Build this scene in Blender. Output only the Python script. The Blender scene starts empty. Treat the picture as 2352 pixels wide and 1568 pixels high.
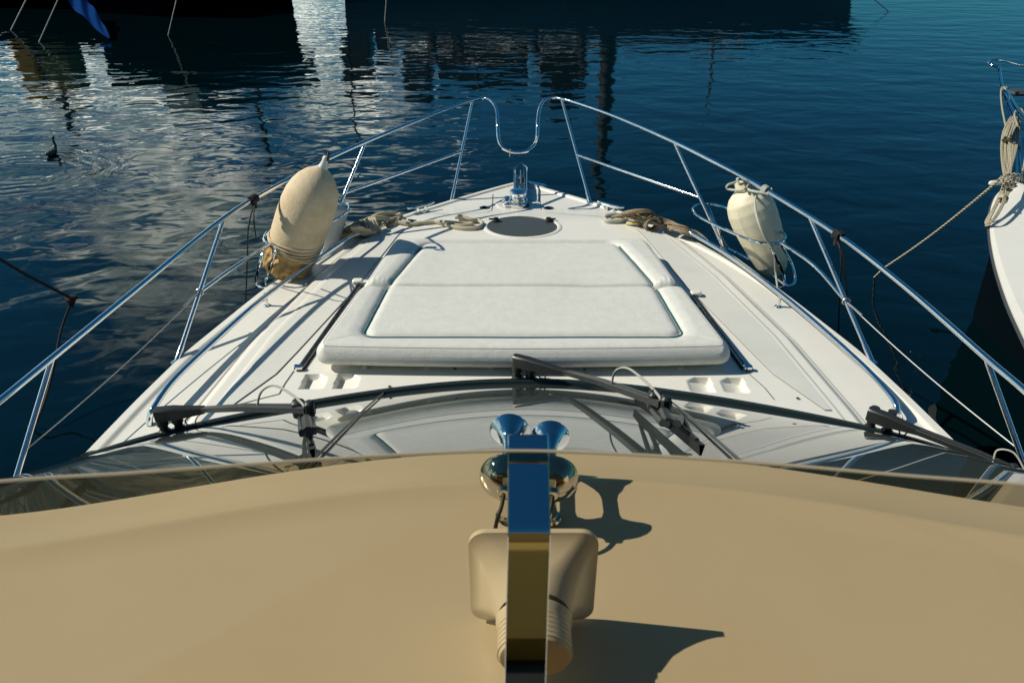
import bpy, math, random
import numpy as np
from mathutils import Vector, Matrix, noise as mnoise
R = math.radians
random.seed(7)
S = bpy.context.scene
COL = S.collection
# ------------------------------------------------------------------ camera, sky, sun
CAMH = 3.8
PITCH = R(30)
cd = bpy.data.cameras.new('camera'); cam = bpy.data.objects.new('camera', cd); COL.objects.link(cam)
cam.location = (0, 0, CAMH); cam.rotation_euler = (R(60), 0, 0)
cd.sensor_width = 36; cd.lens = 36*1700/2352; cd.clip_start = .02; cd.clip_end = 3000
cd.dof.use_dof = True; cd.dof.focus_distance = 4.6; cd.dof.aperture_fstop = 13
S.camera = cam
S.view_settings.view_transform = 'Standard'; S.view_settings.look = 'None'
S.view_settings.exposure = 0; S.view_settings.gamma = 1
S.render.engine = 'CYCLES'
S.cycles.max_bounces = 10; S.cycles.transparent_max_bounces = 12; S.cycles.glossy_bounces = 6
S.cycles.caustics_reflective = False; S.cycles.caustics_refractive = False
SUN_EL, SUN_AZ = 41.0, -83.0          # azimuth from +Y towards +X
W = bpy.data.worlds.new('World'); S.world = W; W.use_nodes = True
nt = W.node_tree; N = nt.nodes; L = nt.links; N.clear()
wo = N.new('ShaderNodeOutputWorld'); bg = N.new('ShaderNodeBackground'); sky = N.new('ShaderNodeTexSky')
sky.sky_type = 'NISHITA'; sky.sun_disc = False; sky.sun_elevation = R(SUN_EL); sky.sun_rotation = R(SUN_AZ)
sky.air_density = 1.0; sky.dust_density = .3; sky.ozone_density = 2.5
bg.inputs['Strength'].default_value = .064
tn = N.new('ShaderNodeMix'); tn.data_type = 'RGBA'; tn.blend_type = 'MULTIPLY'; tn.inputs['Factor'].default_value = 1
tn.inputs['B'].default_value = (.17, .69, .92, 1); L.new(sky.outputs[0], tn.inputs['A']); L.new(tn.outputs['Result'], bg.inputs['Color'])
tc = N.new('ShaderNodeTexCoord'); sp = N.new('ShaderNodeSeparateXYZ'); L.new(tc.outputs['Generated'], sp.inputs[0])
def wm(op, a, b=None, c=None):
    n = N.new('ShaderNodeMath'); n.operation = op
    for i, v in enumerate((a, b, c)):
        if v is None: continue
        if isinstance(v, (int, float)): n.inputs[i].default_value = v
        else: L.new(v, n.inputs[i])
    return n.outputs[0]
den = wm('ADD', wm('MAXIMUM', sp.outputs['Z'], 0.0), .16)
cx = wm('DIVIDE', sp.outputs['X'], den); cy = wm('DIVIDE', sp.outputs['Y'], den)
cmb = N.new('ShaderNodeCombineXYZ'); L.new(cx, cmb.inputs[0]); L.new(cy, cmb.inputs[1])
cn = N.new('ShaderNodeTexNoise'); cn.inputs['Scale'].default_value = 2.1; cn.inputs['Detail'].default_value = 7; cn.inputs['Roughness'].default_value = .58
L.new(cmb.outputs[0], cn.inputs['Vector'])
# more cloud towards the left and low down, clear sky to the right
bias = wm('MULTIPLY', wm('ADD', sp.outputs['X'], .13), -.70)
bias = wm('MINIMUM', wm('MAXIMUM', bias, -.30), .07)
bias = wm('SUBTRACT', bias, wm('MULTIPLY', wm('MAXIMUM', wm('SUBTRACT', sp.outputs['Z'], .22), 0.0), .30))
cl = wm('ADD', cn.outputs[0], bias)
mr = N.new('ShaderNodeMapRange'); mr.interpolation_type = 'SMOOTHSTEP'
L.new(cl, mr.inputs['Value']); mr.inputs['From Min'].default_value = .48; mr.inputs['From Max'].default_value = .62
hz = wm('MULTIPLY', mr.outputs[0], wm('MINIMUM', wm('MAXIMUM', wm('MULTIPLY', sp.outputs['Z'], 12.0), 0.0), 1.0))
hz = wm('MULTIPLY', hz, wm('MINIMUM', wm('MAXIMUM', wm('MULTIPLY', wm('SUBTRACT', .50, sp.outputs['Z']), 10.0), 0.0), 1.0))
hz = wm('MULTIPLY', hz, .85)
bg2 = N.new('ShaderNodeBackground'); bg2.inputs['Strength'].default_value = 1.0
cr = N.new('ShaderNodeValToRGB'); cr.color_ramp.elements[0].position = .42; cr.color_ramp.elements[1].position = .66
cr.color_ramp.elements[0].color = (.27, .47, .49, 1); cr.color_ramp.elements[1].color = (2.9, 2.9, 2.45, 1)
cn2 = N.new('ShaderNodeTexNoise'); cn2.inputs['Scale'].default_value = 3.1; cn2.inputs['Detail'].default_value = 5
L.new(cmb.outputs[0], cn2.inputs['Vector']); L.new(cn2.outputs[0], cr.inputs[0]); L.new(cr.outputs[0], bg2.inputs['Color'])
mx = N.new('ShaderNodeMixShader'); L.new(hz, mx.inputs[0]); L.new(bg.outputs[0], mx.inputs[1]); L.new(bg2.outputs[0], mx.inputs[2])
L.new(mx.outputs[0], wo.inputs['Surface'])
sl = bpy.data.lights.new('sun', 'SUN'); sun = bpy.data.objects.new('sun', sl); COL.objects.link(sun)
sl.energy = 4.9; sl.angle = R(.5); sl.color = (1.0, .94, .83)
sdir = Vector((math.sin(R(SUN_AZ))*math.cos(R(SUN_EL)), math.cos(R(SUN_AZ))*math.cos(R(SUN_EL)), math.sin(R(SUN_EL))))
sun.rotation_euler = (-sdir).to_track_quat('-Z', 'Y').to_euler()

# ------------------------------------------------------------------ helpers
FW = Vector((0, math.cos(PITCH), -math.sin(PITCH))); UP = Vector((0, math.sin(PITCH), math.cos(PITCH)))
def ray(px, py):
    return FW + Vector((1, 0, 0))*((px-1176)/1700) - UP*((py-784)/1700)
def at(px, py, z):                     # point of the photograph's ray at height z
    d = ray(px, py); return Vector((0, 0, CAMH)) + d*((z-CAMH)/d.z)
def aty(px, py, y):                    # ... at distance y
    d = ray(px, py); return Vector((0, 0, CAMH)) + d*(y/d.y)
def tag(o, label=None, cat=None, group=None, kind=None):
    if label: o['label'] = label
    if cat: o['category'] = cat
    if group: o['group'] = group
    if kind: o['kind'] = kind
    return o
def empty(name, loc=(0, 0, 0)):
    o = bpy.data.objects.new(name, None); COL.objects.link(o); o.location = loc; o.empty_display_size = .2
    return o
class MB:
    def __init__(s): s.v = []; s.f = []
    def add(s, vs, fs):
        b = len(s.v); s.v += [tuple(p) for p in vs]; s.f += [tuple(i+b for i in f) for f in fs]; return s
    def tube(s, pts, r, n=10, closed=False, res=0, caps=True):
        pts = [Vector(p) for p in pts]
        if res: pts = smooth(pts, res, closed)
        m = len(pts); rr = r if isinstance(r, (list, tuple)) else None
        if rr and len(rr) != m: rr = [np.interp(i/(m-1), np.linspace(0, 1, len(rr)), rr) for i in range(m)]
        t0 = None; rings = []
        for i, p in enumerate(pts):
            a = pts[i-1] if (i or closed) else p; b = pts[(i+1) % m] if (i < m-1 or closed) else p
            t = (b-a).normalized() if (b-a).length > 1e-9 else Vector((0, 0, 1))
            if t0 is None:
                u = t.orthogonal().normalized()
            else:
                u = (u - t*u.dot(t)); u = u.normalized() if u.length > 1e-6 else t.orthogonal().normalized()
            t0 = t; w = t.cross(u)
            q = rr[i] if rr else r
            rings.append([p + (u*math.cos(2*math.pi*k/n) + w*math.sin(2*math.pi*k/n))*q for k in range(n)])
        vs = [p for g in rings for p in g]; fs = []
        for i in range(m if closed else m-1):
            j = (i+1) % m
            for k in range(n):
                k2 = (k+1) % n; fs.append((i*n+k, i*n+k2, j*n+k2, j*n+k))
        if caps and not closed:
            fs.append(tuple(range(n-1, -1, -1))); fs.append(tuple((m-1)*n+k for k in range(n)))
        return s.add(vs, fs)
    def box(s, c, sz, M=None, bev=0):
        x, y, z = [q/2 for q in sz]; c = Vector(c)
        if bev <= 0:
            vs = [Vector((i*x, j*y, k*z)) for k in (-1, 1) for j in (-1, 1) for i in (-1, 1)]
            fs = [(0, 2, 3, 1), (4, 5, 7, 6), (0, 1, 5, 4), (2, 6, 7, 3), (0, 4, 6, 2), (1, 3, 7, 5)]
        else:
            b = min(bev, x*.99, y*.99, z*.99)
            o = [(x-b, y), (x, y-b), (x, -y+b), (x-b, -y), (-x+b, -y), (-x, -y+b), (-x, y-b), (-x+b, y)]
            i_ = [(px*(1-b/x), py*(1-b/y)) for px, py in o]
            vs = [Vector((px, py, -z)) for px, py in i_]+[Vector((px, py, -z+b)) for px, py in o]+[Vector((px, py, z-b)) for px, py in o]+[Vector((px, py, z)) for px, py in i_]
            fs = [tuple(range(8)), tuple(range(31, 23, -1))]
            for q in range(3):
                for k in range(8): fs.append((q*8+k, q*8+8+k, q*8+8+(k+1) % 8, q*8+(k+1) % 8))
        if M: vs = [M @ v for v in vs]
        return s.add([v+c for v in vs], fs)
    def lathe(s, prof, o, axis, n=32, sx=1, up=None):
        # prof: list of (distance along axis, radius)
        ax = Vector(axis).normalized(); u = (Vector(up) - ax*Vector(up).dot(ax)).normalized() if up else ax.orthogonal().normalized(); w = ax.cross(u); o = Vector(o)
        vs = [o + ax*a + (u*math.cos(2*math.pi*k/n) + w*sx*math.sin(2*math.pi*k/n))*r for a, r in prof for k in range(n)]
        fs = []
        for i in range(len(prof)-1):
            for k in range(n):
                k2 = (k+1) % n; fs.append((i*n+k, i*n+k2, (i+1)*n+k2, (i+1)*n+k))
        if prof[0][1] > 1e-4: fs.append(tuple(range(n-1, -1, -1)))
        if prof[-1][1] > 1e-4: fs.append(tuple((len(prof)-1)*n+k for k in range(n)))
        return s.add(vs, fs)
    def grid(s, P, closeu=False):
        # P[i][j]
        a = len(P); b = len(P[0]); vs = [p for r_ in P for p in r_]; fs = []
        for i in range(a-1):
            for j in range(b if closeu else b-1):
                k = (j+1) % b; fs.append((i*b+j, i*b+k, (i+1)*b+k, (i+1)*b+j))
        return s.add(vs, fs)
    def build(s, name, mat, parent=None, smooth=True, sharp=35, label=None, recalc=True):
        me = bpy.data.meshes.new(name); me.from_pydata(s.v, [], s.f)
        if recalc:
            import bmesh
            bm = bmesh.new(); bm.from_mesh(me); bmesh.ops.recalc_face_normals(bm, faces=bm.faces); bm.to_mesh(me); bm.free()
        if smooth:
            me.shade_smooth()
            if sharp: me.set_sharp_from_angle(angle=R(sharp))
        me.materials.append(mat)
        o = bpy.data.objects.new(name, me); COL.objects.link(o)
        if parent is not None:
            o.parent = parent
            q = parent; off = Vector((0, 0, 0))
            while q is not None: off = off + q.location; q = q.parent
            me.transform(Matrix.Translation(-off))
        if label: o['label'] = label
        return o
def smooth(P, res=8, closed=False):
    n = len(P); out = []
    for i in range(n if closed else n-1):
        p0 = P[i-1] if (i or closed) else P[0]*2-P[1]; p1 = P[i]; p2 = P[(i+1) % n]
        p3 = P[(i+2) % n] if (i+2 < n or closed) else P[-1]*2-P[-2]
        for k in range(res):
            t = k/res
            out.append(.5*((2*p1)+(p2-p0)*t+(2*p0-5*p1+4*p2-p3)*t*t+(3*p1-p0-3*p2+p3)*t**3))
    if not closed: out.append(P[-1])
    return out
def V(*a): return Vector(a)
def sstep(a, b, x):
    t = np.clip((x-a)/(b-a), 0, 1); return t*t*(3-2*t)

# ------------------------------------------------------------------ materials
def mat(name, col=(.5, .5, .5), rough=.5, metal=0, ior=1.5, bump=None, mottle=None, coat=0, spec=.5, bdist=.002, objco=True):
    m = bpy.data.materials.new(name); m.use_nodes = True; nt = m.node_tree; b = nt.nodes['Principled BSDF']
    b.inputs['Base Color'].default_value = (*col, 1); b.inputs['Roughness'].default_value = rough
    b.inputs['Metallic'].default_value = metal; b.inputs['IOR'].default_value = ior
    b.inputs['Coat Weight'].default_value = coat; b.inputs['Coat Roughness'].default_value = .05
    b.inputs['Specular IOR Level'].default_value = spec
    t = nt.nodes.new('ShaderNodeTexCoord')
    if mottle:                       # (scale, darker colour, amount low, high)
        sc, c2, lo, hi = mottle
        n = nt.nodes.new('ShaderNodeTexNoise'); n.inputs['Scale'].default_value = sc; n.inputs['Detail'].default_value = 8; n.inputs['Roughness'].default_value = .65
        nt.links.new(t.outputs['Object'], n.inputs['Vector'])
        q = nt.nodes.new('ShaderNodeMapRange'); q.inputs['From Min'].default_value = lo; q.inputs['From Max'].default_value = hi
        nt.links.new(n.outputs[0], q.inputs['Value'])
        x = nt.nodes.new('ShaderNodeMix'); x.data_type = 'RGBA'; x.inputs['A'].default_value = (*col, 1); x.inputs['B'].default_value = (*c2, 1)
        nt.links.new(q.outputs[0], x.inputs['Factor']); nt.links.new(x.outputs['Result'], b.inputs['Base Color'])
    if bump:                         # list of (scale, weight)
        prev = None
        for sc, w in bump:
            n = nt.nodes.new('ShaderNodeTexNoise'); n.inputs['Scale'].default_value = sc; n.inputs['Detail'].default_value = 3
            nt.links.new(t.outputs['Object'], n.inputs['Vector'])
            bp = nt.nodes.new('ShaderNodeBump'); bp.inputs['Strength'].default_value = w; bp.inputs['Distance'].default_value = bdist
            nt.links.new(n.outputs[0], bp.inputs['Height'])
            if prev: nt.links.new(prev.outputs[0], bp.inputs['Normal'])
            prev = bp
        nt.links.new(prev.outputs[0], b.inputs['Normal'])
    return m
M = {}
M['gel'] = mat('white_gelcoat', (.75, .73, .64), .28, mottle=(3.0, (.69, .675, .60), .45, .8), bump=[(2.5, .15)], bdist=.004)
M['nonslip'] = mat('non_slip_gelcoat', (.64, .635, .565), .6, mottle=(2.2, (.56, .56, .51), .4, .75), bump=[(260, .6)], bdist=.0015)
M['steel'] = mat('polished_steel', (.80, .80, .79), .07, 1)
M['steel_dull'] = mat('dull_steel', (.42, .41, .39), .25, 1, mottle=(40, (.2, .19, .17), .4, .7))
M['chrome'] = mat('chrome', (.62, .62, .61), .03, 1, bump=[(6, .03)])
M['cush'] = mat('cream_vinyl', (.665, .66, .59), .55, mottle=(17.0, (.595, .595, .53), .38, .72), bump=[(190, .9), (32, .6)], bdist=.0022)
M['teal'] = mat('teal_piping', (.008, .10, .115), .5)
M['black'] = mat('black_paint', (.022, .024, .022), .38, bump=[(300, .15)])
M['rubber'] = mat('black_rubber', (.012, .012, .012), .55)
M['seal'] = mat('windscreen_seal', (.012, .022, .022), .3)
M['glass'] = mat('dark_tinted_glass', (.05, .065, .06), 0.0, ior=2.1, spec=.8)
M['hatchglass'] = mat('smoked_acrylic', (.06, .068, .064), .35, ior=1.35)
M['seam'] = mat('deck_seam', (.16, .15, .13), .6)
M['slot'] = mat('dark_slot', (.05, .055, .06), .5)
M['tan'] = mat('tan_terry_cover', (.70, .57, .385), .95, mottle=(11, (.60, .46, .28), .4, .7), bump=[(160, 1.0), (60, .5)], bdist=.004, spec=.1)
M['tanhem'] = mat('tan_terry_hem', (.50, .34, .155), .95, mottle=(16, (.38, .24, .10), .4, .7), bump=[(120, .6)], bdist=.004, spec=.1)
M['greyf'] = mat('pale_fender_vinyl', (.62, .64, .60), .5, mottle=(6, (.45, .48, .46), .45, .7))
M['whitef'] = mat('aged_white_vinyl', (.72, .655, .47), .42, mottle=(5, (.58, .53, .36), .45, .72), bump=[(12, .15)], bdist=.004)
M['cable'] = mat('pale_hose', (.36, .35, .30), .45)
M['wire'] = mat('steel_wire', (.5, .48, .44), .3, .8)
M['console'] = mat('tan_vinyl_console', (.30, .19, .035), .5)
M['pvc'] = mat('white_hailer_plastic', (.82, .81, .75), .35)
def rope_mat(name, c1, c2, freq=55, mix=.5):
    m = mat(name, c1, .85, spec=.15); nt = m.node_tree; b = nt.nodes['Principled BSDF']
    t = nt.nodes.new('ShaderNodeTexCoord')
    w = nt.nodes.new('ShaderNodeTexWave'); w.wave_type = 'BANDS'; w.bands_direction = 'DIAGONAL'; w.inputs['Scale'].default_value = freq
    w.inputs['Distortion'].default_value = 2.0; w.inputs['Detail'].default_value = 1
    nt.links.new(t.outputs['Object'], w.inputs['Vector'])
    q = nt.nodes.new('ShaderNodeMapRange'); q.inputs['From Min'].default_value = mix-.05; q.inputs['From Max'].default_value = mix+.25
    nt.links.new(w.outputs[1], q.inputs['Value'])
    x = nt.nodes.new('ShaderNodeMix'); x.data_type = 'RGBA'; x.inputs['A'].default_value = (*c1, 1); x.inputs['B'].default_value = (*c2, 1)
    nt.links.new(q.outputs[0], x.inputs['Factor']); nt.links.new(x.outputs['Result'], b.inputs['Base Color'])
    bp = nt.nodes.new('ShaderNodeBump'); bp.inputs['Strength'].default_value = .8; bp.inputs['Distance'].default_value = .003
    nt.links.new(w.outputs[1], bp.inputs['Height']); nt.links.new(bp.outputs[0], b.inputs['Normal'])
    return m
M['rope'] = rope_mat('cream_rope', (.68, .62, .46), (.36, .31, .20), 60, .55)
M['ropebrown'] = rope_mat('weathered_brown_rope', (.42, .34, .22), (.15, .11, .07), 60, .5)
M['ropecheck'] = rope_mat('cream_and_black_braid', (.54, .48, .34), (.04, .04, .03), 26, .56)
M['ropewhite'] = rope_mat('white_line', (.6, .6, .54), (.4, .4, .36), 50, .6)
M['ropegrey'] = mat('grey_line', (.42, .42, .35), .8, bump=[(200, .6)], spec=.2)
M['ropeblack'] = mat('black_line', (.012, .012, .012), .8)
# bronze acrylic: thin clear tinted sheet
def acrylic():
    m = bpy.data.materials.new('bronze_acrylic'); m.use_nodes = True; nt = m.node_tree; n = nt.nodes; n.clear()
    o = n.new('ShaderNodeOutputMaterial'); t = n.new('ShaderNodeBsdfTransparent'); g = n.new('ShaderNodeBsdfGlossy'); x = n.new('ShaderNodeMixShader')
    t.inputs[0].default_value = (.53, .42, .262, 1); g.inputs['Roughness'].default_value = .0; g.inputs[0].default_value = (1, 1, 1, 1)
    f = n.new('ShaderNodeLayerWeight'); f.inputs[0].default_value = .5
    p5 = n.new('ShaderNodeMath'); p5.operation = 'POWER'; p5.inputs[1].default_value = 4.5; nt.links.new(f.outputs['Facing'], p5.inputs[0])
    sc = n.new('ShaderNodeMath'); sc.operation = 'MULTIPLY_ADD'; sc.inputs[1].default_value = .12; sc.inputs[2].default_value = .002; nt.links.new(p5.outputs[0], sc.inputs[0])
    nt.links.new(sc.outputs[0], x.inputs[0]); nt.links.new(t.outputs[0], x.inputs[1]); nt.links.new(g.outputs[0], x.inputs[2]); nt.links.new(x.outputs[0], o.inputs[0])
    return m
M['acrylic'] = acrylic()

# ------------------------------------------------------------------ water
def water_mat(dx, dy):
    m = mat('harbour_water', (.0004, .0055, .0075), .012, ior=1.333, spec=.5); nt = m.node_tree; b = nt.nodes['Principled BSDF']; L = nt.links
    t = nt.nodes.new('ShaderNodeTexCoord')
    def mth(op, a, c=None):
        q = nt.nodes.new('ShaderNodeMath'); q.operation = op
        for i, v in enumerate((a, c)):
            if v is None: continue
            if isinstance(v, (int, float)): q.inputs[i].default_value = v
            else: L.new(v, q.inputs[i])
        return q.outputs[0]
    def nz(sx, sy, sc, rot, det=2, dist=0):
        mp = nt.nodes.new('ShaderNodeMapping'); mp.inputs['Scale'].default_value = (sx, sy, 1); mp.inputs['Rotation'].default_value = (0, 0, R(rot))
        q = nt.nodes.new('ShaderNodeTexNoise'); q.inputs['Scale'].default_value = sc; q.inputs['Detail'].default_value = det; q.inputs['Distortion'].default_value = dist
        q.inputs['Roughness'].default_value = .45
        L.new(t.outputs['Object'], mp.inputs[0]); L.new(mp.outputs[0], q.inputs['Vector']); return q.outputs[0]
    h = mth('ADD', mth('MULTIPLY', nz(.55, 1, .8, 12, 1), .034), mth('MULTIPLY', nz(.7, 1, 1.9, -8, 1.6, .5), .0165))
    h = mth('ADD', h, mth('MULTIPLY', nz(.8, 1, 6.0, 10, 1, .3), .0009))
    # rings spreading from the swimming bird
    s = nt.nodes.new('ShaderNodeSeparateXYZ'); L.new(t.outputs['Object'], s.inputs[0])
    ax = mth('SUBTRACT', s.outputs[0], dx); ay = mth('SUBTRACT', s.outputs[1], dy-1.05)
    rr = mth('SQRT', mth('ADD', mth('POWER', ax, 2.0), mth('MULTIPLY', mth('POWER', ay, 2.0), 1.6)))
    rr = mth('ADD', rr, mth('MULTIPLY', nz(1, 1, 1.3, 0, 2), .55))
    wv = mth('SINE', mth('MULTIPLY', rr, 24.0))
    en = mth('SUBTRACT', 1.0, mth('MULTIPLY', mth('ABSOLUTE', mth('SUBTRACT', rr, 1.45)), 1.5)); en = mth('MAXIMUM', en, 0.0)
    h = mth('ADD', h, mth('MULTIPLY', mth('MULTIPLY', wv, en), mth('MULTIPLY', nz(1, 1, .9, 40, 2), .0075)))
    bp = nt.nodes.new('ShaderNodeBump'); bp.inputs['Strength'].default_value = 1; bp.inputs['Distance'].default_value = 1
    L.new(h, bp.inputs['Height']); L.new(bp.outputs[0], b.inputs['Normal'])
    return m
DUCK = at(120, 356, 0)
me = MB().add([(-600, -300, 0), (600, -300, 0), (600, 1200, 0), (-600, 1200, 0)], [(0, 1, 2, 3)])
tag(me.build('water', water_mat(DUCK.x, DUCK.y), smooth=False), 'dark teal rippled harbour water', kind='structure')

# ------------------------------------------------------------------ our motor yacht
D = 1.6; X0 = .065
GY = [-4, 0, 1.6, 2.4, 2.78, 3.17, 3.64, 4.27, 4.52, 5.0, 5.68, 6.05, 6.27, 6.6, 6.74, 6.81]
GW = [2.0, 2.16, 2.15, 2.10, 2.07, 2.025, 1.955, 1.79, 1.72, 1.51, 1.12, .84, .62, .26, .10, .0]
def gw(y): return np.interp(y, GY, GW)
_gy = np.linspace(-4, 6.81, 400); _g = gw(_gy)
for _ in range(14): _g[1:-1] = (_g[:-2]+_g[1:-1]*2+_g[2:])/4
def gw(y): return np.interp(y, _gy, _g)
yacht = empty('motor_yacht', (X0, 2.0, 0))
tag(yacht, 'white motor yacht whose foredeck, bow rail and tinted windscreen fill the foreground', 'yacht')
# ridge of the raised coachroof, from the photograph's right-hand side
rid = [at(px, py, D) for px, py in ((1440, 515), (1556, 565), (1659, 648), (1803, 790), (1940, 952))]
RY = [p.y for p in rid][::-1]; RX = [p.x-X0 for p in rid][::-1]
RY = [1.5] + RY + [6.3]; RX = [RX[0]+.12] + RX + [.45]
scoops = [(722, 872), (798, 872), (1608, 880), (1685, 880)]
SC = [at(px, py+2, D+.070) for px, py in scoops]
tracks = [((828, 655), (690, 850)), ((1592, 683), (1712, 850))]
def deckz(x, y):
    x = np.asarray(x, float); y = np.asarray(y, float); xa = np.abs(x-X0); w = gw(y); e = w-xa
    z = D + .018*sstep(.0, .012, e) - .014*sstep(.055, .085, e)            # toe moulding
    r = np.interp(y, RY, RX); d = r-xa
    k = sstep(6.15, 5.6, y)                                                # coachroof rises behind the bow
    z = z + k*(.034*sstep(-.05, .012, d) + .006*sstep(.06, .075, d))
    z = z + .03*(1-(xa/2.1)**2)*k
    return z
def deck_carve(x, y, z):
    for i, c in enumerate(SC):
        sg = 1 if i < 2 else -1
        u = (x-c.x)*sg/.066; v = (y-c.y)/.072
        # rounded outline, pointed at its outboard far corner; deep at the outboard wall, ramping up inboard
        o = np.minimum(1-np.abs(v), 1-np.abs(u))
        o = np.minimum(o, (1.25-u*.55-np.abs(v+.15))*.8)
        dep = np.clip((1.0-u)/1.7, 0, 1)**.8*sstep(0, .16, o)
        z = np.where((np.abs(v) < 1) & (np.abs(u) < 1.0), z-.042*dep, z)
    return z
ny, nu = 430, 600
ys = np.concatenate([np.linspace(1.5, 2.9, 40)[:-1], np.linspace(2.9, 4.0, 190)[:-1], np.linspace(4.0, 6.8095, ny-160)])
us = np.linspace(-1, 1, nu); us = np.sign(us)*np.abs(us)**.92
Yg, Ug = np.meshgrid(ys, us, indexing='ij'); Wg = gw(Yg); Xg = X0+Ug*Wg
Zg = deck_carve(Xg, Yg, deckz(Xg, Yg))
Pg = [[(Xg[i, j], Yg[i, j], Zg[i, j]) for j in range(nu)] for i in range(len(ys))]
MB().grid(Pg).build('deck', M['gel'], yacht, sharp=50, recalc=False)
# hull topsides below the deck edge, flaring inward to the waterline
hs = []
for y in list(np.linspace(-4, 6.0, 40))+list(np.linspace(6.05, 6.81, 24)):
    w = float(gw(y)); row = []
    for k, (dz, fr, dy) in enumerate(((.0, 1.0, 0), (-.012, 1.006, .004), (-.05, 1.01, .006), (-.075, .997, 0), (-.5, .93, -.12), (-1.1, .82, -.4), (-1.75, .6, -.9))):
        row.append((w*fr, y+dy*max(0, (y-3)/3.8), D+dz))
    hs.append(row)
loop = [[(X0+sx*p[0], p[1], p[2]) for p in row] for sx, rows in ((-1, hs), (1, hs[::-1])) for row in rows]
MB().grid(loop).build('hull', M['gel'], yacht, sharp=30)
# rubbing strake lip
for sx in (-1, 1):
    pts = [V(X0+sx*(float(gw(y))+.012), y, D-.06) for y in np.linspace(1.0, 6.7, 60)]
    MB().tube(pts, .016, 8).build('rubbing_strake', M['gel'], yacht)
def ondeck(px, py, dz=.0, it=4):
    z = D
    for _ in range(it):
        p = at(px, py, z); z = float(deckz(p.x, p.y))+dz
    return at(px, py, z)
def strip(pts, w, dz=.003, h=.0):
    """thin strip lying on the deck through the points"""
    P = []
    pts = [Vector(p) for p in pts]
    for i, p in enumerate(pts):
        a = pts[max(0, i-1)]; b = pts[min(len(pts)-1, i+1)]; t = (b-a).normalized(); n = V(-t.y, t.x, 0)
        row = []
        for s_ in (-1, 1):
            q = p+n*s_*w/2; row.append((q.x, q.y, float(deckz(q.x, q.y))+dz))
        P.append(row)
    return P
def dense(pts, step=.04):
    out = []
    for a, b in zip(pts, pts[1:]):
        n = max(1, int((b-a).length/step))
        out += [a.lerp(b, k/n) for k in range(n)]
    return out+[pts[-1]]
# non-slip panels on both sides of the sunpad
for sx in (-1, 1):
    rows = []
    for y in np.linspace(3.02, 5.45, 90):
        outer = float(np.interp(y, RY, RX))-.10
        inner = float(np.interp(y, [3.0, 3.35, 3.6, 4.4, 5.3, 5.45], [1.5, 1.33, 1.27, 1.09, .94, .9]))
        if outer-inner < .02: outer = inner+.02
        rows.append([(X0+sx*(inner+(outer-inner)*t), y, float(deckz(X0+sx*(inner+(outer-inner)*t), y))+.0035) for t in np.linspace(0, 1, 12)])
    np_ = MB().grid(rows).build('non_slip_panel', M['nonslip'], yacht)
    edge_pts = [V(*r_[0]) for r_ in rows]; MB().grid(strip(edge_pts, .004, .005)).build('panel_border', M['seam'], np_)
    edge_pts = [V(*p) for p in rows[0]]; MB().grid(strip(edge_pts, .004, .005)).build('panel_border', M['seam'], np_)
# moulding seams
for px in ([(1132, 447), (1131, 468), (1129, 484), (1118, 488), (1080, 491), (1035, 494), (985, 491)], [(1239, 449), (1241, 468), (1243, 482)],
           [(1252, 489), (1320, 494), (1400, 500)], [(675, 852), (655, 880), (641, 905)], [(641, 905), (590, 918), (545, 930)],
           [(1712, 852), (1755, 890), (1778, 918)]):
    MB().grid(strip(dense([ondeck(*p) for p in px]), .006)).build('deck_seam', M['seam'], yacht)
for sx in (-1, 1):
    pts = [V(X0+sx*(float(np.interp(y, RY, RX))+.055), y, 0) for y in np.linspace(2.8, 5.75, 60)]
    MB().grid(strip(pts, .004)).build('deck_seam', M['seam'], yacht)
# small deck screws and drains
for px, py in ((1045, 848), (1343, 850), (895, 889), (1832, 916), (1553, 900)):
    p = ondeck(px, py); MB().lathe([(0, .009), (.006, .008), (.008, .0)], p+V(0, 0, .001), (0, 0, 1), 10).build('deck_screw', M['steel_dull'], yacht)
for px, py in ((1113, 478), (1260, 479)):
    p = ondeck(px, py); mb = MB(); mb.lathe([(0, .045), (.006, .044), (.007, .032), (.002, .03), (.002, 0)], p, (0, 0, 1), 24)
    o = mb.build('deck_filler', M['steel_dull'], yacht)
    MB().lathe([(.004, .028), (.004, 0)], p, (0, 0, 1), 16).build('filler_slot', M['slot'], o)
# drainage channel under the cushion's front edge: shallow rib blocks
for px in (838, 981, 1128, 1272, 1420, 1562):
    p = ondeck(px, 846); MB().box(p+V(0, .05, .002), (.028, .12, .016), bev=.004).build('cushion_rib', M['gel'], yacht)
# cushion tracks: recessed channel with a polished bar
for i, (a, b) in enumerate(tracks):
    A = ondeck(*a); B = ondeck(*b); t = (B-A).normalized()
    pts = dense([A, B], .05)
    tr = MB().grid(strip(pts, .052, .005)).build('cushion_track', M['slot'], yacht)
    mb = MB()
    for off, rr, dz in ((-.010, .007, .014), (.010, .0055, .012)):
        n = V(-t.y, t.x, 0); mb.tube([p+n*off+V(0, 0, dz) for p in pts], rr, 8)
    mb.build('track_bar', M['steel_dull'], tr)
    n = V(-t.y, t.x, 0)*(1 if i else -1)
    mb = MB().box(B+V(0, 0, .02)+V(.01 if i else -.01, 0, 0), (.05, .03, .025), bev=.006); mb.build('track_end', M['steel'], tr)
    MB().box(A+V(.02*(1 if i else -1), .02, .02), (.07, .05, .03), bev=.008).build('track_stop', M['gel'], tr)

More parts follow.
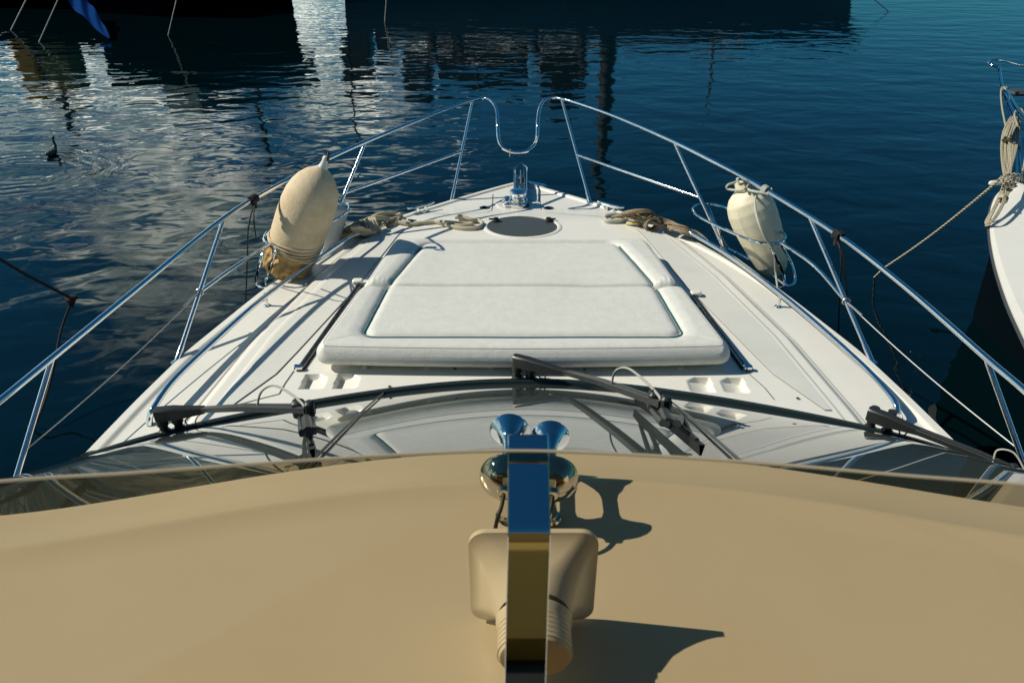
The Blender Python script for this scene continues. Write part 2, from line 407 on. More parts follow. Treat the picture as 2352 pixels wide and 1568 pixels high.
# round deck hatch
HC = at(1200, 519, D+.08); hr = (at(1293, 519, D+.08)-at(1107, 519, D+.08)).length/2
hy = .80
hatch = MB().lathe([(-.06, hr*1.0), (0.0, hr*1.02), (.03, hr*1.0), (.047, hr*.97), (.052, hr*.93), (.05, hr*.88), (.03, hr*.865)], HC-V(0, 0, .05), (0, 0, 1), 64, sx=hy, up=(1, 0, 0)).build('deck_hatch', M['gel'], yacht)
MB().lathe([(0, hr*.872), (.012, hr*.86), (.014, 0)], HC-V(0, 0, .018), (0, 0, 1), 64, sx=hy, up=(1, 0, 0)).build('hatch_pane', M['hatchglass'], hatch)
for sx in (-1, 1):
    mb = MB(); c = HC+V(sx*hr*.66, hr*hy*.45, .0); mb.box(c, (.055, .05, .02), bev=.006); mb.lathe([(0, .022), (.02, .02), (.024, 0)], c+V(0, 0, .005), (0, 0, 1), 16)
    mb.box(c+V(sx*.03, .02, .008), (.06, .016, .012), bev=.004)
    mb.build('hatch_latch', M['rubber'], hatch)

# windlass in a round well
wc = ondeck(1190, 470)
mb = MB().lathe([(.002, .20), (.006, .19), (.007, .165), (.004, .15), (.004, 0)], wc, (0, 0, 1), 40)
well = mb.build('windlass_well', M['gel'], yacht)
mb = MB(); c = wc+V(.0, -.03, 0)
mb.lathe([(.006, .085), (.03, .083), (.035, .06), (.05, .05), (.06, .075), (.068, .082), (.078, .06), (.09, .055), (.1, .07), (.125, .074), (.14, .066), (.146, .04), (.147, 0)], c, (0, 0, 1), 32)
mb.lathe([(.006, .05), (.05, .05), (.07, .035), (.075, 0)], c+V(-.09, .02, 0), (0, 0, 1), 20)
for k in range(8):
    a = k*math.pi/4; mb.box(c+V(math.cos(a)*.07, math.sin(a)*.07, .055), (.018, .018, .02), bev=.004)
mb.box(c+V(-.07, -.03, .02), (.1, .06, .03), bev=.008)
wl = mb.build('windlass', M['steel'], yacht)
mb = MB(); mb.box(c+V(-.06, .06, .025), (.08, .09, .04), bev=.008); mb.box(c+V(.045, -.02, .015), (.1, .05, .022), bev=.005)
mb.build('windlass_gearbox', M['black'], wl)
# anchor roller channel reaching past the stem, with bail, chain and anchor shank
ya, yb = wc.y+.06, 6.98
mb = MB()
for sx in (-1, 1):
    mb.box((wc.x+sx*.048+.012, (ya+yb)/2, D+.055), (.006, yb-ya, .09), bev=.002)
mb.box((wc.x+.012, (ya+yb)/2, D+.022), (.09, yb-ya, .006), bev=.002)
roll = mb.build('anchor_roller', M['steel_dull'], yacht)
def wpt(px, py, z): p = at(px, py, z); return p
mb = MB(); zb = D+.10
mb.tube([wpt(1183, 440, zb), wpt(1184, 400, zb+.01), wpt(1183, 386, zb+.02), wpt(1196, 374, zb+.03), wpt(1211, 386, zb+.02), wpt(1210, 400, zb+.01), wpt(1210, 440, zb)], .0075, 8)
mb.build('roller_bail', M['steel'], roll)
mb = MB(); mb.tube([wpt(1197, 455, D+.06), wpt(1197, 420, D+.09), wpt(1196, 392, D+.11)], [.014, .012, .008], 8)
mb.box(wpt(1198, 430, D+.08), (.05, .13, .03), bev=.008)
mb.box(wpt(1199, 412, D+.08), (.07, .04, .05), bev=.008)
mb.build('anchor_shank', M['steel_dull'], roll)
mb = MB(); p0 = wpt(1196, 462, D+.08)
for k in range(14):
    p = p0+V(.003*math.sin(k*2), k*.045, .0+.004*(k % 2)); a = (k % 2)*math.pi/2
    ring = [p+V(.013*math.cos(t)*math.cos(a), .028*math.sin(t), .013*math.cos(t)*math.sin(a)) for t in np.linspace(0, 2*math.pi, 11)[:-1]]
    mb.tube(ring, .005, 6, closed=True)
mb.build('anchor_chain', M['steel_dull'], roll)
# stem plate at the bow tip
mb = MB(); mb.box(at(1232, 426, D+.01), (.22, .05, .05), Matrix.Rotation(R(-32), 3, 'Z'), bev=.012); mb.build('bow_roller_cheek', M['steel'], yacht)

# cleats
for px, py, rz in ((968, 486, 38), (1402, 484, -38)):
    c = ondeck(px, py); m3 = Matrix.Rotation(R(rz), 3, 'Z'); mb = MB()
    mb.tube([c+m3 @ V(x, 0, .05+z) for x, z in ((-.13, .008), (-.08, .0), (0, -.002), (.08, .0), (.13, .008))], [.009, .013, .014, .013, .009], 10, res=3)
    for s_ in (-1, 1): mb.tube([c+m3 @ V(s_*.04, 0, 0), c+m3 @ V(s_*.035, 0, .05)], [.018, .012], 10)
    mb.build('cleat', M['steel'], yacht)

# ---- windscreen
bpx = [(148, 1063), (345, 1008), (520, 968), (700, 932), (880, 904), (1040, 886), (1190, 880), (1360, 887), (1540, 905), (1760, 942), (2000, 988), (2226, 1060)]
BZ = D+.080
bp = [at(px, py, BZ) for px, py in bpx]
# average both sides about the centreline
def sym(pts, k=60, xm=None):
    xs = np.array([p.x-X0 for p in pts]); yy = np.array([p.y for p in pts]); xm = xm or min(-xs.min(), xs.max())
    q = np.linspace(0, xm, k); yy2 = (np.interp(q, xs, yy)+np.interp(-q, xs, yy))/2
    return q, yy2
qx, qy = sym(bp)
cf = np.polyfit(qx**2, qy, 3)
def base_y(x): return float(np.polyval(cf, (x)**2))
xb = float(qx[-1])
ROOFZ = 2.85
tp = [at(px, py, ROOFZ) for px, py in ((0, 1190), (300, 1138), (560, 1098), (860, 1062), (1180, 1045), (1500, 1058), (1800, 1092), (2060, 1132), (2352, 1185))]
tx, ty = sym(tp, xm=1.2)
cf2 = np.polyfit(tx**2, ty, 3)
def top_y(x): return float(np.polyval(cf2, x**2))
def wsurf(u, v):
    """u -1..1 across, v 0 base .. 1 top"""
    au = abs(u); sg = 1 if u >= 0 else -1
    if au <= .86: xbv = xb*au/.86; B = V(xbv, base_y(xbv), BZ)
    else: k = (au-.86)/.14; B = V(xb, base_y(xb)-1.6*k, BZ)
    if au <= .86: xt = 1.62*au/.86; T = V(xt, top_y(min(xt, 1.2))-max(0, xt-1.2)*.55, ROOFZ-.02)
    else: k = (au-.86)/.14; T = V(1.62+.08*k, top_y(1.2)-.42*.55-1.3*k, ROOFZ-.02)
    p = B.lerp(T, v)
    n = V(.25*au, 1, 1.2).normalized()
    p = p+n*.014*math.sin(math.pi*v)
    return V(X0+sg*p.x, p.y, p.z)
UU = np.linspace(-1, 1, 121)
MB().grid([[wsurf(u, v) for u in UU] for v in np.linspace(0, 1, 22)]).build('windscreen', M['glass'], yacht, sharp=0, recalc=False)
ws = bpy.data.objects['windscreen']
from mathutils.bvhtree import BVHTree
def glass_bvh(h):
    U_ = np.linspace(-1, 1, 121); V_ = np.linspace(-.25, 1, 28)
    vs = [wsurf(u, v)+V(0, 0, h) for v in V_ for u in U_]; n = len(U_)
    fs = [(i*n+j, i*n+j+1, (i+1)*n+j+1, (i+1)*n+j) for i in range(len(V_)-1) for j in range(n-1)]
    return BVHTree.FromPolygons(vs, fs)
_bv = {}
def glass(px, py, h=0):
    if h not in _bv: _bv[h] = glass_bvh(h)
    d = ray(px, py).normalized(); r_ = _bv[h].ray_cast(Vector((0, 0, CAMH)), d)
    return r_[0] if r_[0] is not None else at(px, py, D+.15)
# seal and lower frame
mb = MB()
mb.tube([wsurf(u, 0)+V(0, .008, .002) for u in np.linspace(-.86, .86, 100)], .017, 8)
mb.tube([wsurf(u, .0)+V(0, .040, -.006) for u in np.linspace(-.86, .86, 100)], .013, 8)
mb.build('windscreen_seal', M['seal'], ws)
# skirt between seal and deck
MB().grid([[wsurf(u, 0)+V(0, dy, dz) for u in np.linspace(-.87, .87, 80)] for dy, dz in ((.02, .000), (.065, -.014), (.08, -.09))]).build('windscreen_sill', M['gel'], yacht, recalc=False)
MB().tube([wsurf(-.84, 0)+V(0, .01, .004), at(205, 1040, D+.06), at(148, 1064, D+.06)], [.016, .010, .001], 8).build('glass_tip', M['seal'], ws)
for px_a, px_b in (((880, 906), (745, 1042)), ((1541, 928), (1682, 1052))):
    # pillar follows the glass between two picture columns
    def find(px, py):
        d = ray(px, py); o = Vector((0, 0, CAMH)); best = None
        for u in np.linspace(-.8, .8, 161):
            for v in np.linspace(0, 1, 61):
                p = wsurf(u, v); q = p-o; zc = q.dot(FW); sx_ = 1176+1700*q.x/zc; sy_ = 784-1700*q.dot(UP)/zc
                e = (sx_-px)**2+(sy_-py)**2
                if best is None or e < best[0]: best = (e, u, v)
        return best
    a = find(*px_a); b = find(*px_b); rows = []
    for t in np.linspace(-.05, 1.6, 16):
        u = a[1]+(b[1]-a[1])*t; v = min(1, max(0, a[2]+(b[2]-a[2])*t))
        rows.append(wsurf(u, v)+V(0, .003, .006))
    MB().tube(rows, .004, 6).build('mullion', M['seal'], ws)

# ---- roof (flybridge front)
mb = MB(); rows = []
prof = [(-.04, -.10), (.012, -.05), (.028, -.012), (.018, .0), (-.005, .005), (-.070, .007), (-.078, .012), (-.088, .0135), (-.098, .0125), (-.107, .0082), (-.16, .008), (-.5, .02), (-1.3, .03)]
for dy, dz in prof:
    row = []
    for x in np.linspace(-2.0, 2.0, 81):
        xa = abs(x); yt = top_y(min(xa, 1.2))-max(0, xa-1.2)*.62-max(0, xa-1.5)*.9
        row.append((X0+x, yt+dy, ROOFZ+dz-.012*xa**2))
    rows.append(row)
mb.grid(rows)
M['roofgel'] = mat('weathered_roof_gelcoat', (.73, .70, .62), .22, mottle=(1.4, (.675, .64, .555), .35, .75), bump=[(2.2, .12)], bdist=.004)
mb.build('roof', M['roofgel'], yacht, recalc=False)
roof = bpy.data.objects['roof']
def roofz(x, y): return ROOFZ+.018-.012*(x-X0)**2

# ---- bronze acrylic wind deflector
ZT = 3.45
epx = [(-500, 1160), (0, 1105), (300, 1086), (600, 1064), (900, 1045), (1180, 1035), (1460, 1044), (1760, 1064), (2060, 1090), (2352, 1113), (2850, 1160)]
edge = smooth([at(px, py, ZT) for px, py in epx], 6)
def defl(i, v):
    p = edge[i]; return V(p.x*(1+.25*v), p.y+v*.19, ZT+(2.868-ZT)*v)
MB().grid([[defl(i, v) for i in range(len(edge))] for v in np.linspace(0, 1, 8)]).build('wind_deflector', M['acrylic'], yacht, recalc=False)
wd = bpy.data.objects['wind_deflector']
MB().tube(edge, .0013, 6).build('deflector_edge', mat('bronze_acrylic_edge', (.40, .32, .2), .25), wd)

# ---- polished bracket bar in the middle
K = V(0.0125, .40, 3.411); bw = .0157
pts = [(K+V(0, .866*.074, .5*.074)), K+V(0, .866*.006, .5*.006), K+V(0, .002, .0005), K+V(0, -.0015, -.0035)] + [K+V(-.001*k, -.34*s_, -.94*s_) for k, s_ in enumerate((.012, .05, .1, .15, .22, .3))]
front = []
for p in pts: front.append([p+V(-bw, 0, 0), p+V(-bw+.0005, -.0004, .0004), p+V(bw-.0005, -.0004, .0004), p+V(bw, 0, 0), p+V(bw, .006, -.004), p+V(-bw, .006, -.004)])
mb = MB(); mb.grid(front, closeu=True)
mb.f.append((0, 1, 2, 3, 4, 5)); mb.build('bracket', M['chrome'], yacht, sharp=25)
# flybridge console and seat below and behind the camera
MB().box((X0, -1.0, 2.90), (4.0, .52, .25), bev=.03).build('dark_reflection_box', M['black'], yacht)  # unseen dark box added to darken the bracket's lower reflection
mb = MB(); mb.box((X0, -1.0, 3.17), (4.0, .5, .28), bev=.06); mb.box((X0, -1.35, 3.6), (4.0, .18, .9), bev=.06)
mb.build('helm_seat', M['console'], yacht)

for sx in (-1, 1): MB().box((X0+sx*1.85, -.62, 3.12), (.16, 1.7, .6), bev=.05).build('sky_reflection_blocker', M['gel'], yacht)  # unseen side boxes added to keep sky reflections off the acrylic
# ---- twin trumpet horns
for i, (bx, by, rr, cx_) in enumerate(((1171, 990, 44, 1161), (1264, 1004, 42, 1268))):
    bell = at(bx, by, ROOFZ+.105); ball = at(cx_, 1096+4*i, ROOFZ+.105); ax = (bell-ball).normalized(); ln = (bell-ball).length
    R1 = rr/1700*(bell-V(0, 0, CAMH)).dot(FW)
    mb = MB()
    pr = [(-.044, .0), (-.043, .009), (-.034, .012), (-.031, .020), (-.025, .030), (-.016, .039), (-.006, .0445), (.002, .046), (.008, .045), (.012, .038), (.015, .024), (.021, .012), (.034, .0095), (ln*.60, .0095), (ln*.72, .012), (ln*.82, .018), (ln*.90, .0255), (ln*.96, .033), (ln, R1*1.02), (ln+.002, R1*1.06), (ln+.005, R1*1.03), (ln*.96, .031), (ln*.82, .015), (ln*.75, 0)]
    mb.lathe(pr, ball, ax, 40)
    h = mb.build('horn', M['chrome'], yacht)
    mb = MB(); mb.lathe([(0, .02), (.004, .018), (.006, .012), (.03, .009), (.062, .010)], V(ball.x, ball.y+.0, roofz(ball.x, ball.y)-.002), (0, 0, 1), 16)
    mb.build('horn_foot', M['steel'], h)
    w0 = ball-ax*.042; mb = MB(); mb.tube([w0, w0+V(-.004, -.02, -.01), w0+V(-.012, -.035, -.03), V(w0.x-.02, w0.y-.04, roofz(0, 0)+.002)], .0035, 8, res=5)
    mb.lathe([(0, .024), (.006, .022), (.01, .012), (.02, .011), (.021, 0)], V(w0.x-.02, w0.y-.05, roofz(0, 0)-.002), (0, 0, 1), 16)
    mb.build('horn_cable', M['rubber'], h)
# ---- square flared hailer horn
mc = at(1224, 1326, ROOFZ+.112)
def rrect(w, h, r, n=8):
    o = []
    for qx_, qy_, a0 in ((1, 1, 0), (-1, 1, 90), (-1, -1, 180), (1, -1, 270)):
        for k in range(n+1):
            a = R(a0+90*k/n); o.append((qx_*(w-r)+r*math.cos(a), qy_*(h-r)+r*math.sin(a)))
    return o
rows = []; sec = [(.004, .090, .088, .026), (.007, .092, .090, .026), (-.001, .092, .090, .026), (-.003, .087, .085, .026), (-.008, .080, .078, .027), (-.016, .073, .071, .03), (-.027, .066, .064, .036), (-.042, .059, .058, .046), (-.070, .050, .050, .050)]
hm = MB()
for dy, w_, h_, r_ in sec:
    rows.append([mc+V(a, dy, b) for a, b in rrect(w_, h_, min(r_, w_, h_))])
inner = [[mc+V(a, dy+.002, b) for a, b in rrect(w_, h_, min(r_, w_, h_))] for dy, w_, h_, r_ in ((.005, .088, .086, .025), (-.012, .07, .068, .03), (-.04, .045, .045, .04), (-.065, .02, .02, .02))]
hm.grid((inner[::-1]+rows), closeu=True)
hail = hm.build('hailer', M['pvc'], yacht, sharp=40)
mb = MB(); dp = [(-.068, .050), (-.069, .053), (-.075, .053)]
for k in range(6): a = -.08-.007*k; dp += [(a, .0505), (a-.005, .0505), (a-.0055, .0488), (a-.0065, .0488)]
dp += [(-.125, .047), (-.13, .035), (-.131, 0)]
mb.lathe([(-a, r_) for a, r_ in dp], mc, (0, -1, -.12), 48); mb.build('hailer_driver', M['pvc'], hail)
mb = MB(); mb.tube([mc+V(0, -.055, -.04), V(mc.x, mc.y-.05, roofz(mc.x, 0)+.01)], .016, 12); mb.lathe([(0, .04), (.008, .038), (.012, .02)], V(mc.x, mc.y-.05, roofz(mc.x, 0)-.002), (0, 0, 1), 20)
mb.build('hailer_foot', M['steel'], hail)

# ---- windscreen wipers
def wiper(p1, p2, head, joint, tip, b0, b1, out=False):
    if out: glass = lambda px, py, h=0: at(px, py, D+.10+h)
    else: glass = globals()['glass']
    w = empty('wiper', at(p1[0], p1[1], D+.05)); w.parent = yacht; w.location = w.location-yacht.location
    zb = D+.05
    zb = D+.075; P1 = at(*p1, zb)+V(0, .03, 0); P2 = at(*p2, zb)+V(0, .03, 0); H = at(*head, D+.20)
    for P in (P1, P2):
        mb = MB(); mb.lathe([(0, .034), (.008, .034), (.010, .024), (.026, .027), (.03, .019), (.055, .021), (.06, .027), (.09, .026), (.10, .020), (.135, .020)], P-V(0, 0, .01), (0, 0, 1), 18)
        mb.build('wiper_spindle', M['black'], w)
    J = at(*joint, D+.20); T = glass(*tip, .10)
    t1 = (J-H).normalized(); mb = MB()
    def sect(p, t, w_, h_):
        n = V(-t.y, t.x, 0).normalized(); return [p+n*w_+V(0, 0, h_*.8), p+n*w_*.9+V(0, 0, -h_), p-n*w_*.9+V(0, 0, -h_), p-n*w_+V(0, 0, h_*.8), p-n*w_*.7+V(0, 0, h_), p+n*w_*.7+V(0, 0, h_)]
    rows = [sect(H-t1*.025, t1, .018, .030), sect(H-t1*.01, t1, .024, .031), sect(H+t1*.06, t1, .024, .031), sect(H.lerp(J, .6), t1, .021, .023), sect(J, t1, .018, .014)]
    mb.grid(rows, closeu=True); mb.f.append(tuple(range(6))); mb.f.append(tuple(len(mb.v)-1-k for k in range(6)))
    t2 = (T-J).normalized(); n2_ = V(-t2.y, t2.x, 0).normalized()
    for off in (-.011, .011):
        n = n2_*off
        mb.grid([sect(J-t2*.03+n, t2, .0085, .013), sect(J.lerp(T, .5)+n+V(0, 0, .008), t2, .008, .012), sect(T+n, t2, .0075, .010)], closeu=True)
    mb.build('wiper_arm', M['black'], w, sharp=30)
    A = glass(*b0, .035); B = glass(*b1, .035); tb = (B-A).normalized(); C_ = glass((b0[0]+b1[0])/2, (b0[1]+b1[1])/2, .075)
    Q = T-t2*.05
    mb = MB()
    mb.box(T, (.026, .028, .05), bev=.006); mb.box(T-t2*.11, (.034, .032, .06), bev=.006)
    mb.tube([T-t2*.11-V(0, 0, .02), T-V(0, 0, .02)], .008, 6)
    mb.tube([Q-V(0, 0, .01), Q-V(0, 0, .04), Q.lerp(C_, .5), C_], [.010, .011, .013, .013], 8)
    sd = V(-tb.y, tb.x, 0).normalized()*.013
    for sg in (-1, 1):
        mb.tube([A.lerp(B, .12)+V(0, 0, .012), A.lerp(B, .28)+sd*sg+V(0, 0, .03), C_+sd*sg, A.lerp(B, .72)+sd*sg+V(0, 0, .03), A.lerp(B, .9)+V(0, 0, .012)], [.005, .007, .010, .007, .005], 6, res=4)
    mb.tube([A.lerp(B, .05)+V(0, 0, .01), A.lerp(B, .22)+V(0, 0, .018), A.lerp(B, .38)+V(0, 0, .01)], .006, 6, res=3)
    mb.tube([A.lerp(B, .62)+V(0, 0, .01), A.lerp(B, .78)+V(0, 0, .018), A.lerp(B, .95)+V(0, 0, .01)], .006, 6, res=3)
    mb.build('blade_carrier', M['black'], w)
    mb = MB(); rows = []
    for k in range(9):
        p = A.lerp(B, k/8)+V(0, 0, .006*math.sin(math.pi*k/8)); n = V(-tb.y, tb.x, 0).normalized()*.0065
        rows.append([p+n+V(0, 0, .008), p-n+V(0, 0, .008), p-n*.3-V(0, 0, .022), p+n*.3-V(0, 0, .022)])
    mb.grid(rows, closeu=True); mb.build('wiper_blade', M['rubber'], w)
    MB().tube([J.lerp(T, .62), J.lerp(T, .66)+V(0, .03, .05), J.lerp(T, .78)+V(0, .035, .065), T-t2*.07+V(0, .0, .02), T-t2*.05-V(0, .01, .02)], .0040, 8, res=6).build('washer_hose', M['cable'], w)
    MB().tube([H.lerp(J, .72)-V(0, 0, .02), P2.lerp(P1, -.55)+V(.0, -.01, .05), P2.lerp(P1, -.9)+V(0, 0, .0), P2.lerp(P1, -1.3)+V(0, 0, .05), H.lerp(J, .95)-V(0, 0, .015)], .0036, 8, res=6).build('washer_hose', M['cable'], w)
    return w
wiper((374, 1003), (408, 996), (368, 950), (470, 940), (712, 938), (698, 945), (718, 1038))
wiper((1187, 876), (1219, 878), (1190, 828), (1300, 855), (1528, 928), (1460, 915), (1612, 1028))
wiper((2003, 994), (2042, 1003), (2006, 952), (2110, 990), (2395, 1108), (2222, 1066), (2420, 1128), out=True)

# ---- low side handrails
def low(px_list, post, endz=D+.0):
    zr = D+.105
    pts = []
    for k, (px, py, dz) in enumerate(px_list): pts.append(at(px, py, zr+dz))
    mb = MB(); mb.tube(pts, .0165, 14, res=6)
    a = ondeck(*post); 
    o = mb.build('side_handrail', M['steel'], yacht)
    MB().tube([a-V(0, 0, .01), V(a.x, a.y, zr)], [.012, .009], 12).lathe([(0, .026), (.004, .024), (.01, .014)], a, (0, 0, 1), 18).build('handrail_post', M['steel'], o)
    return o
low([(343, 976, -.095), (345, 958, -.06), (356, 932, -.02), (400, 872, 0), (480, 795, 0), (600, 688, 0), (715, 604, 0), (800, 547, 0), (823, 537, 0), (833, 539, -.03), (845, 549, -.095)], (614, 702))
low([(2068, 966, -.095), (2060, 942, -.03), (2050, 915, -.005), (1990, 848, 0), (1880, 748, 0), (1790, 673, 0), (1680, 590, 0), (1600, 542, 0), (1583, 534, 0), (1568, 537, -.03), (1558, 547, -.095)], (1787, 704))

# ---- bow rail
HT, HM = .74, .285
def rh(py): return float(np.interp(py, [229, 367, 500, 675, 920, 1270], [.80, .66, .58, .52, .47, .42]))
def rt(px, py, h=None): return at(px, py, D+(rh(py) if h is None else h))
Ltop = [rt(-420, 1270), rt(-160, 1046), rt(0, 920), (rt(120, 822)), rt(300, 675), rt(515, 500), rt(640, 425), rt(750, 367), rt(840, 326), rt(960, 277), rt(1060, 239), rt(1092, 229)]
Rtop = [rt(2760, 1260), rt(2520, 1050), rt(2352, 896), rt(2265, 822), rt(2080, 660), rt(1925, 540), rt(1760, 437), rt(1660, 382), rt(1548, 326), rt(1420, 271), rt(1320, 236), rt(1290, 228)]
ctr = [rt(1112, 226, .8), rt(1130, 234, .79), rt(1141, 255, .75), rt(1143, 285, .68), rt(1145, 318, .58), rt(1152, 337, .52), rt(1170, 347, .49), rt(1192, 350, .48), rt(1212, 346, .49), rt(1228, 332, .52), rt(1234, 312, .59), rt(1235, 282, .68), rt(1239, 252, .75), rt(1250, 232, .79), rt(1268, 225, .8)]
rail = MB().tube(Ltop+ctr+Rtop[::-1], .0148, 14, res=6).build('bow_rail', M['steel'], yacht)
def stn(foot, top, rr=.0125, jt=None, zoff=0):
    F = foot; T = top; t = (T-F)
    MB().tube([F, F+t*.10, F+t*.115, T], [rr*1.25, rr*1.2, rr, rr], 12).tube([F-V(0, 0, .012), F+V(0, 0, .004)], .03, 14).build('stanchion', M['steel'], rail)
def onrail(L_, px):
    # point of the top rail polyline nearest to the picture column px
    S_ = smooth(L_, 8); best = None
    for p in S_:
        q = p-V(0, 0, CAMH); sx_ = 1176+1700*q.x/q.dot(FW)
        if best is None or abs(sx_-px) < best[0]: best = (abs(sx_-px), p)
    return best[1]
gunf = lambda px, py: ondeck(px, py)
def on_seg(F, T, px):
    best = None
    for t in np.linspace(0, 1, 200):
        p = F.lerp(T, t); q = p-V(0, 0, CAMH); e_ = abs(1176+1700*q.x/q.dot(FW)-px)
        if best is None or e_ < best[0]: best = (e_, p)
    return best[1]
SG = {}
for key, F, T in (('l1', ondeck(1037, 462), onrail(Ltop, 1086)), ('r1', ondeck(1355, 465), onrail(Rtop, 1290)), ('l2', at(735, 583, D), onrail(Ltop, 838)), ('r2', at(1668, 583, D), onrail(Rtop, 1550)),
                  ('l3', ondeck(405, 832), onrail(Ltop, 515)), ('r3', ondeck(2003, 832), onrail(Rtop, 1870)), ('l4', at(18, 1160, D), onrail(Ltop, 120)), ('r4', at(2375, 1130, D), onrail(Rtop, 2265))):
    SG[key] = (F, T); stn(F, T)
ml1, mr1 = on_seg(*SG['l1'], 1061), on_seg(*SG['r1'], 1325); ml2, mr2 = on_seg(*SG['l2'], 792), on_seg(*SG['r2'], 1608); ml3, mr3 = on_seg(*SG['l3'], 458), on_seg(*SG['r3'], 1943)
for pp in ([ml1, ml2], [mr1, mr2], [at(620, 562, D+HM), at(540, 612, D+HM-.01), ml3], [at(1790, 555, D+HM), at(1870, 610, D+HM-.01), mr3]):
    MB().tube(pp, .0118, 12, res=4).build('mid_rail', M['steel'], rail)
# lifeline wires
for a, b, k in (((452, 676), (55, 1062), 0), ((1943, 682), (2340, 1056), 1)):
    A = (ml3, mr3)[k]; B = on_seg(*SG[('l4', 'r4')[k]], b[0]); mb = MB(); pts = [A.lerp(B, t)-V(0, 0, .02*math.sin(math.pi*t)) for t in np.linspace(0, 1, 14)]
    mb.tube(pts, .0033, 6); mb.tube([A, A.lerp(B, .12)], .006, 8)
    mb.tube([A+V(.02*math.cos(t), 0, .02*math.sin(t)) for t in np.linspace(0, 6.28, 12)], .006, 6)
    mb.build('lifeline', M['wire'], rail)
# small cord on the pulpit
MB().tube([at(1172, 343, D+.52), at(1171, 360, D+.46)], .004, 6).build('pulpit_cord', M['rope'], rail)
# fender baskets
def basket(ringpx, loops, z=D+HM):
    ring = [at(px, py, z) for px, py in ringpx]
    mb = MB(); mb.tube(ring, .0095, 10, closed=True, res=6)
    for lp in loops: mb.tube([at(px, py, zz) for px, py, zz in lp], .0095, 10, res=6)
    return mb.build('fender_basket', M['steel'], rail)
basket([(609, 540), (607, 553), (625, 562), (670, 562), (705, 547), (750, 518), (790, 492), (801, 480), (798, 468), (780, 462), (752, 464), (700, 484), (650, 510), (622, 526)],
       [[(613, 560, D+HM), (598, 600, D+.2), (588, 640, D+.03), (592, 655, D-.02), (608, 660, D-.02), (640, 640, D-.02), (700, 600, D-.02), (752, 560, D-.02), (765, 540, D+.05), (772, 500, D+.2), (778, 465, D+HM)],
        [(642, 562, D+HM), (628, 590, D+.22), (614, 630, D+.05), (612, 652, D-.01), (625, 662, D-.03), (650, 652, D-.03)]])
basket([(1596, 473), (1592, 484), (1604, 496), (1650, 520), (1720, 550), (1760, 559), (1790, 557), (1803, 548), (1800, 536), (1780, 528), (1740, 512), (1700, 492), (1660, 475), (1625, 468)],
       [[(1648, 520, D+HM), (1660, 560, D+.12), (1668, 590, D+.0), (1685, 606, D-.02), (1740, 640, D-.02), (1775, 660, D-.02), (1796, 660, D-.02), (1802, 645, D+.0), (1796, 620, D+.08), (1776, 580, D+.24), (1768, 560, D+HM)],
        [(1625, 470, D+HM), (1645, 520, D+.15), (1668, 565, D+.02), (1690, 580, D-.0), (1750, 612, D-.0), (1800, 652, D-.02), (1818, 655, D-.02), (1826, 640, D+.0), (1818, 605, D+.1), (1798, 570, D+.22), (1792, 555, D+HM)]])

# ------------------------------------------------------------------ sunpad cushion
CT = D+.212
def cpt(px, py): p = at(px, py, CT); return p
near_l, near_r = cpt(733, 792), cpt(1672, 797); far_l, far_r = cpt(905, 548), cpt(1487, 548)
fold_l, fold_r = cpt(838, 655), cpt(1578, 660)
XC = (near_l.x+near_r.x+far_l.x+far_r.x)/4
yn = (near_l.y+near_r.y)/2-.035; yf = (far_l.y+far_r.y)/2+.02; yfold = (cpt(890, 652).y+cpt(1505, 656).y)/2
hwn = (near_r.x-near_l.x)/2+.02; hwf = (far_r.x-far_l.x)/2; hwm = (fold_r.x-fold_l.x)/2
in_n = (cpt(1572, 768).x-cpt(832, 766).x)/2; in_m = (cpt(1506, 655).x-cpt(893, 655).x)/2; in_f = (cpt(1408, 556).x-cpt(968, 556).x)/2
yin = cpt(1200, 771).y; yinf = cpt(1200, 556).y
def hw(y): return np.interp(y, [yn, yfold, yf], [hwn, hwm, hwf])
def iw(y): return np.interp(y, [yin, yfold, yinf], [in_n, in_m, in_f])
NX, NY = 330, 260
uu = np.linspace(-1, 1, NX); vv = np.concatenate([np.linspace(0, .08, 30)[:-1], np.linspace(.08, .94, NY-60)[:-1], np.linspace(.94, 1, 32)])
Vg, Uc = np.meshgrid(vv, uu, indexing='ij'); Yc = yn+(yf-yn)*Vg
# rounded plan corners
w_ = hw(Yc); rc = .09
cut = np.where(Yc < yn+rc, rc-np.sqrt(np.clip(rc**2-(yn+rc-Yc)**2, 0, None)), 0)*.9+np.where(Yc > yf-.1, .1-np.sqrt(np.clip(.1**2-(Yc-(yf-.1))**2, 0, None)), 0)
notch = .022*np.exp(-((Yc-yfold-.0)/.018)**2)-.012*sstep(yfold, yfold-.05, Yc)
w_ = w_-cut-notch
# front edge bows slightly towards the windscreen
Xc = XC+Uc*w_
bow = -.03*(1-Uc**2)*(1-Vg)
Yc2 = Yc+bow
e = np.minimum(w_*(1-np.abs(Uc)), np.minimum(Yc-yn, yf-Yc))
edge_r = sstep(0, 1, np.clip(e/.055, 0, 1)**.55)
E0 = D+.168; z = E0+(CT-E0)*edge_r
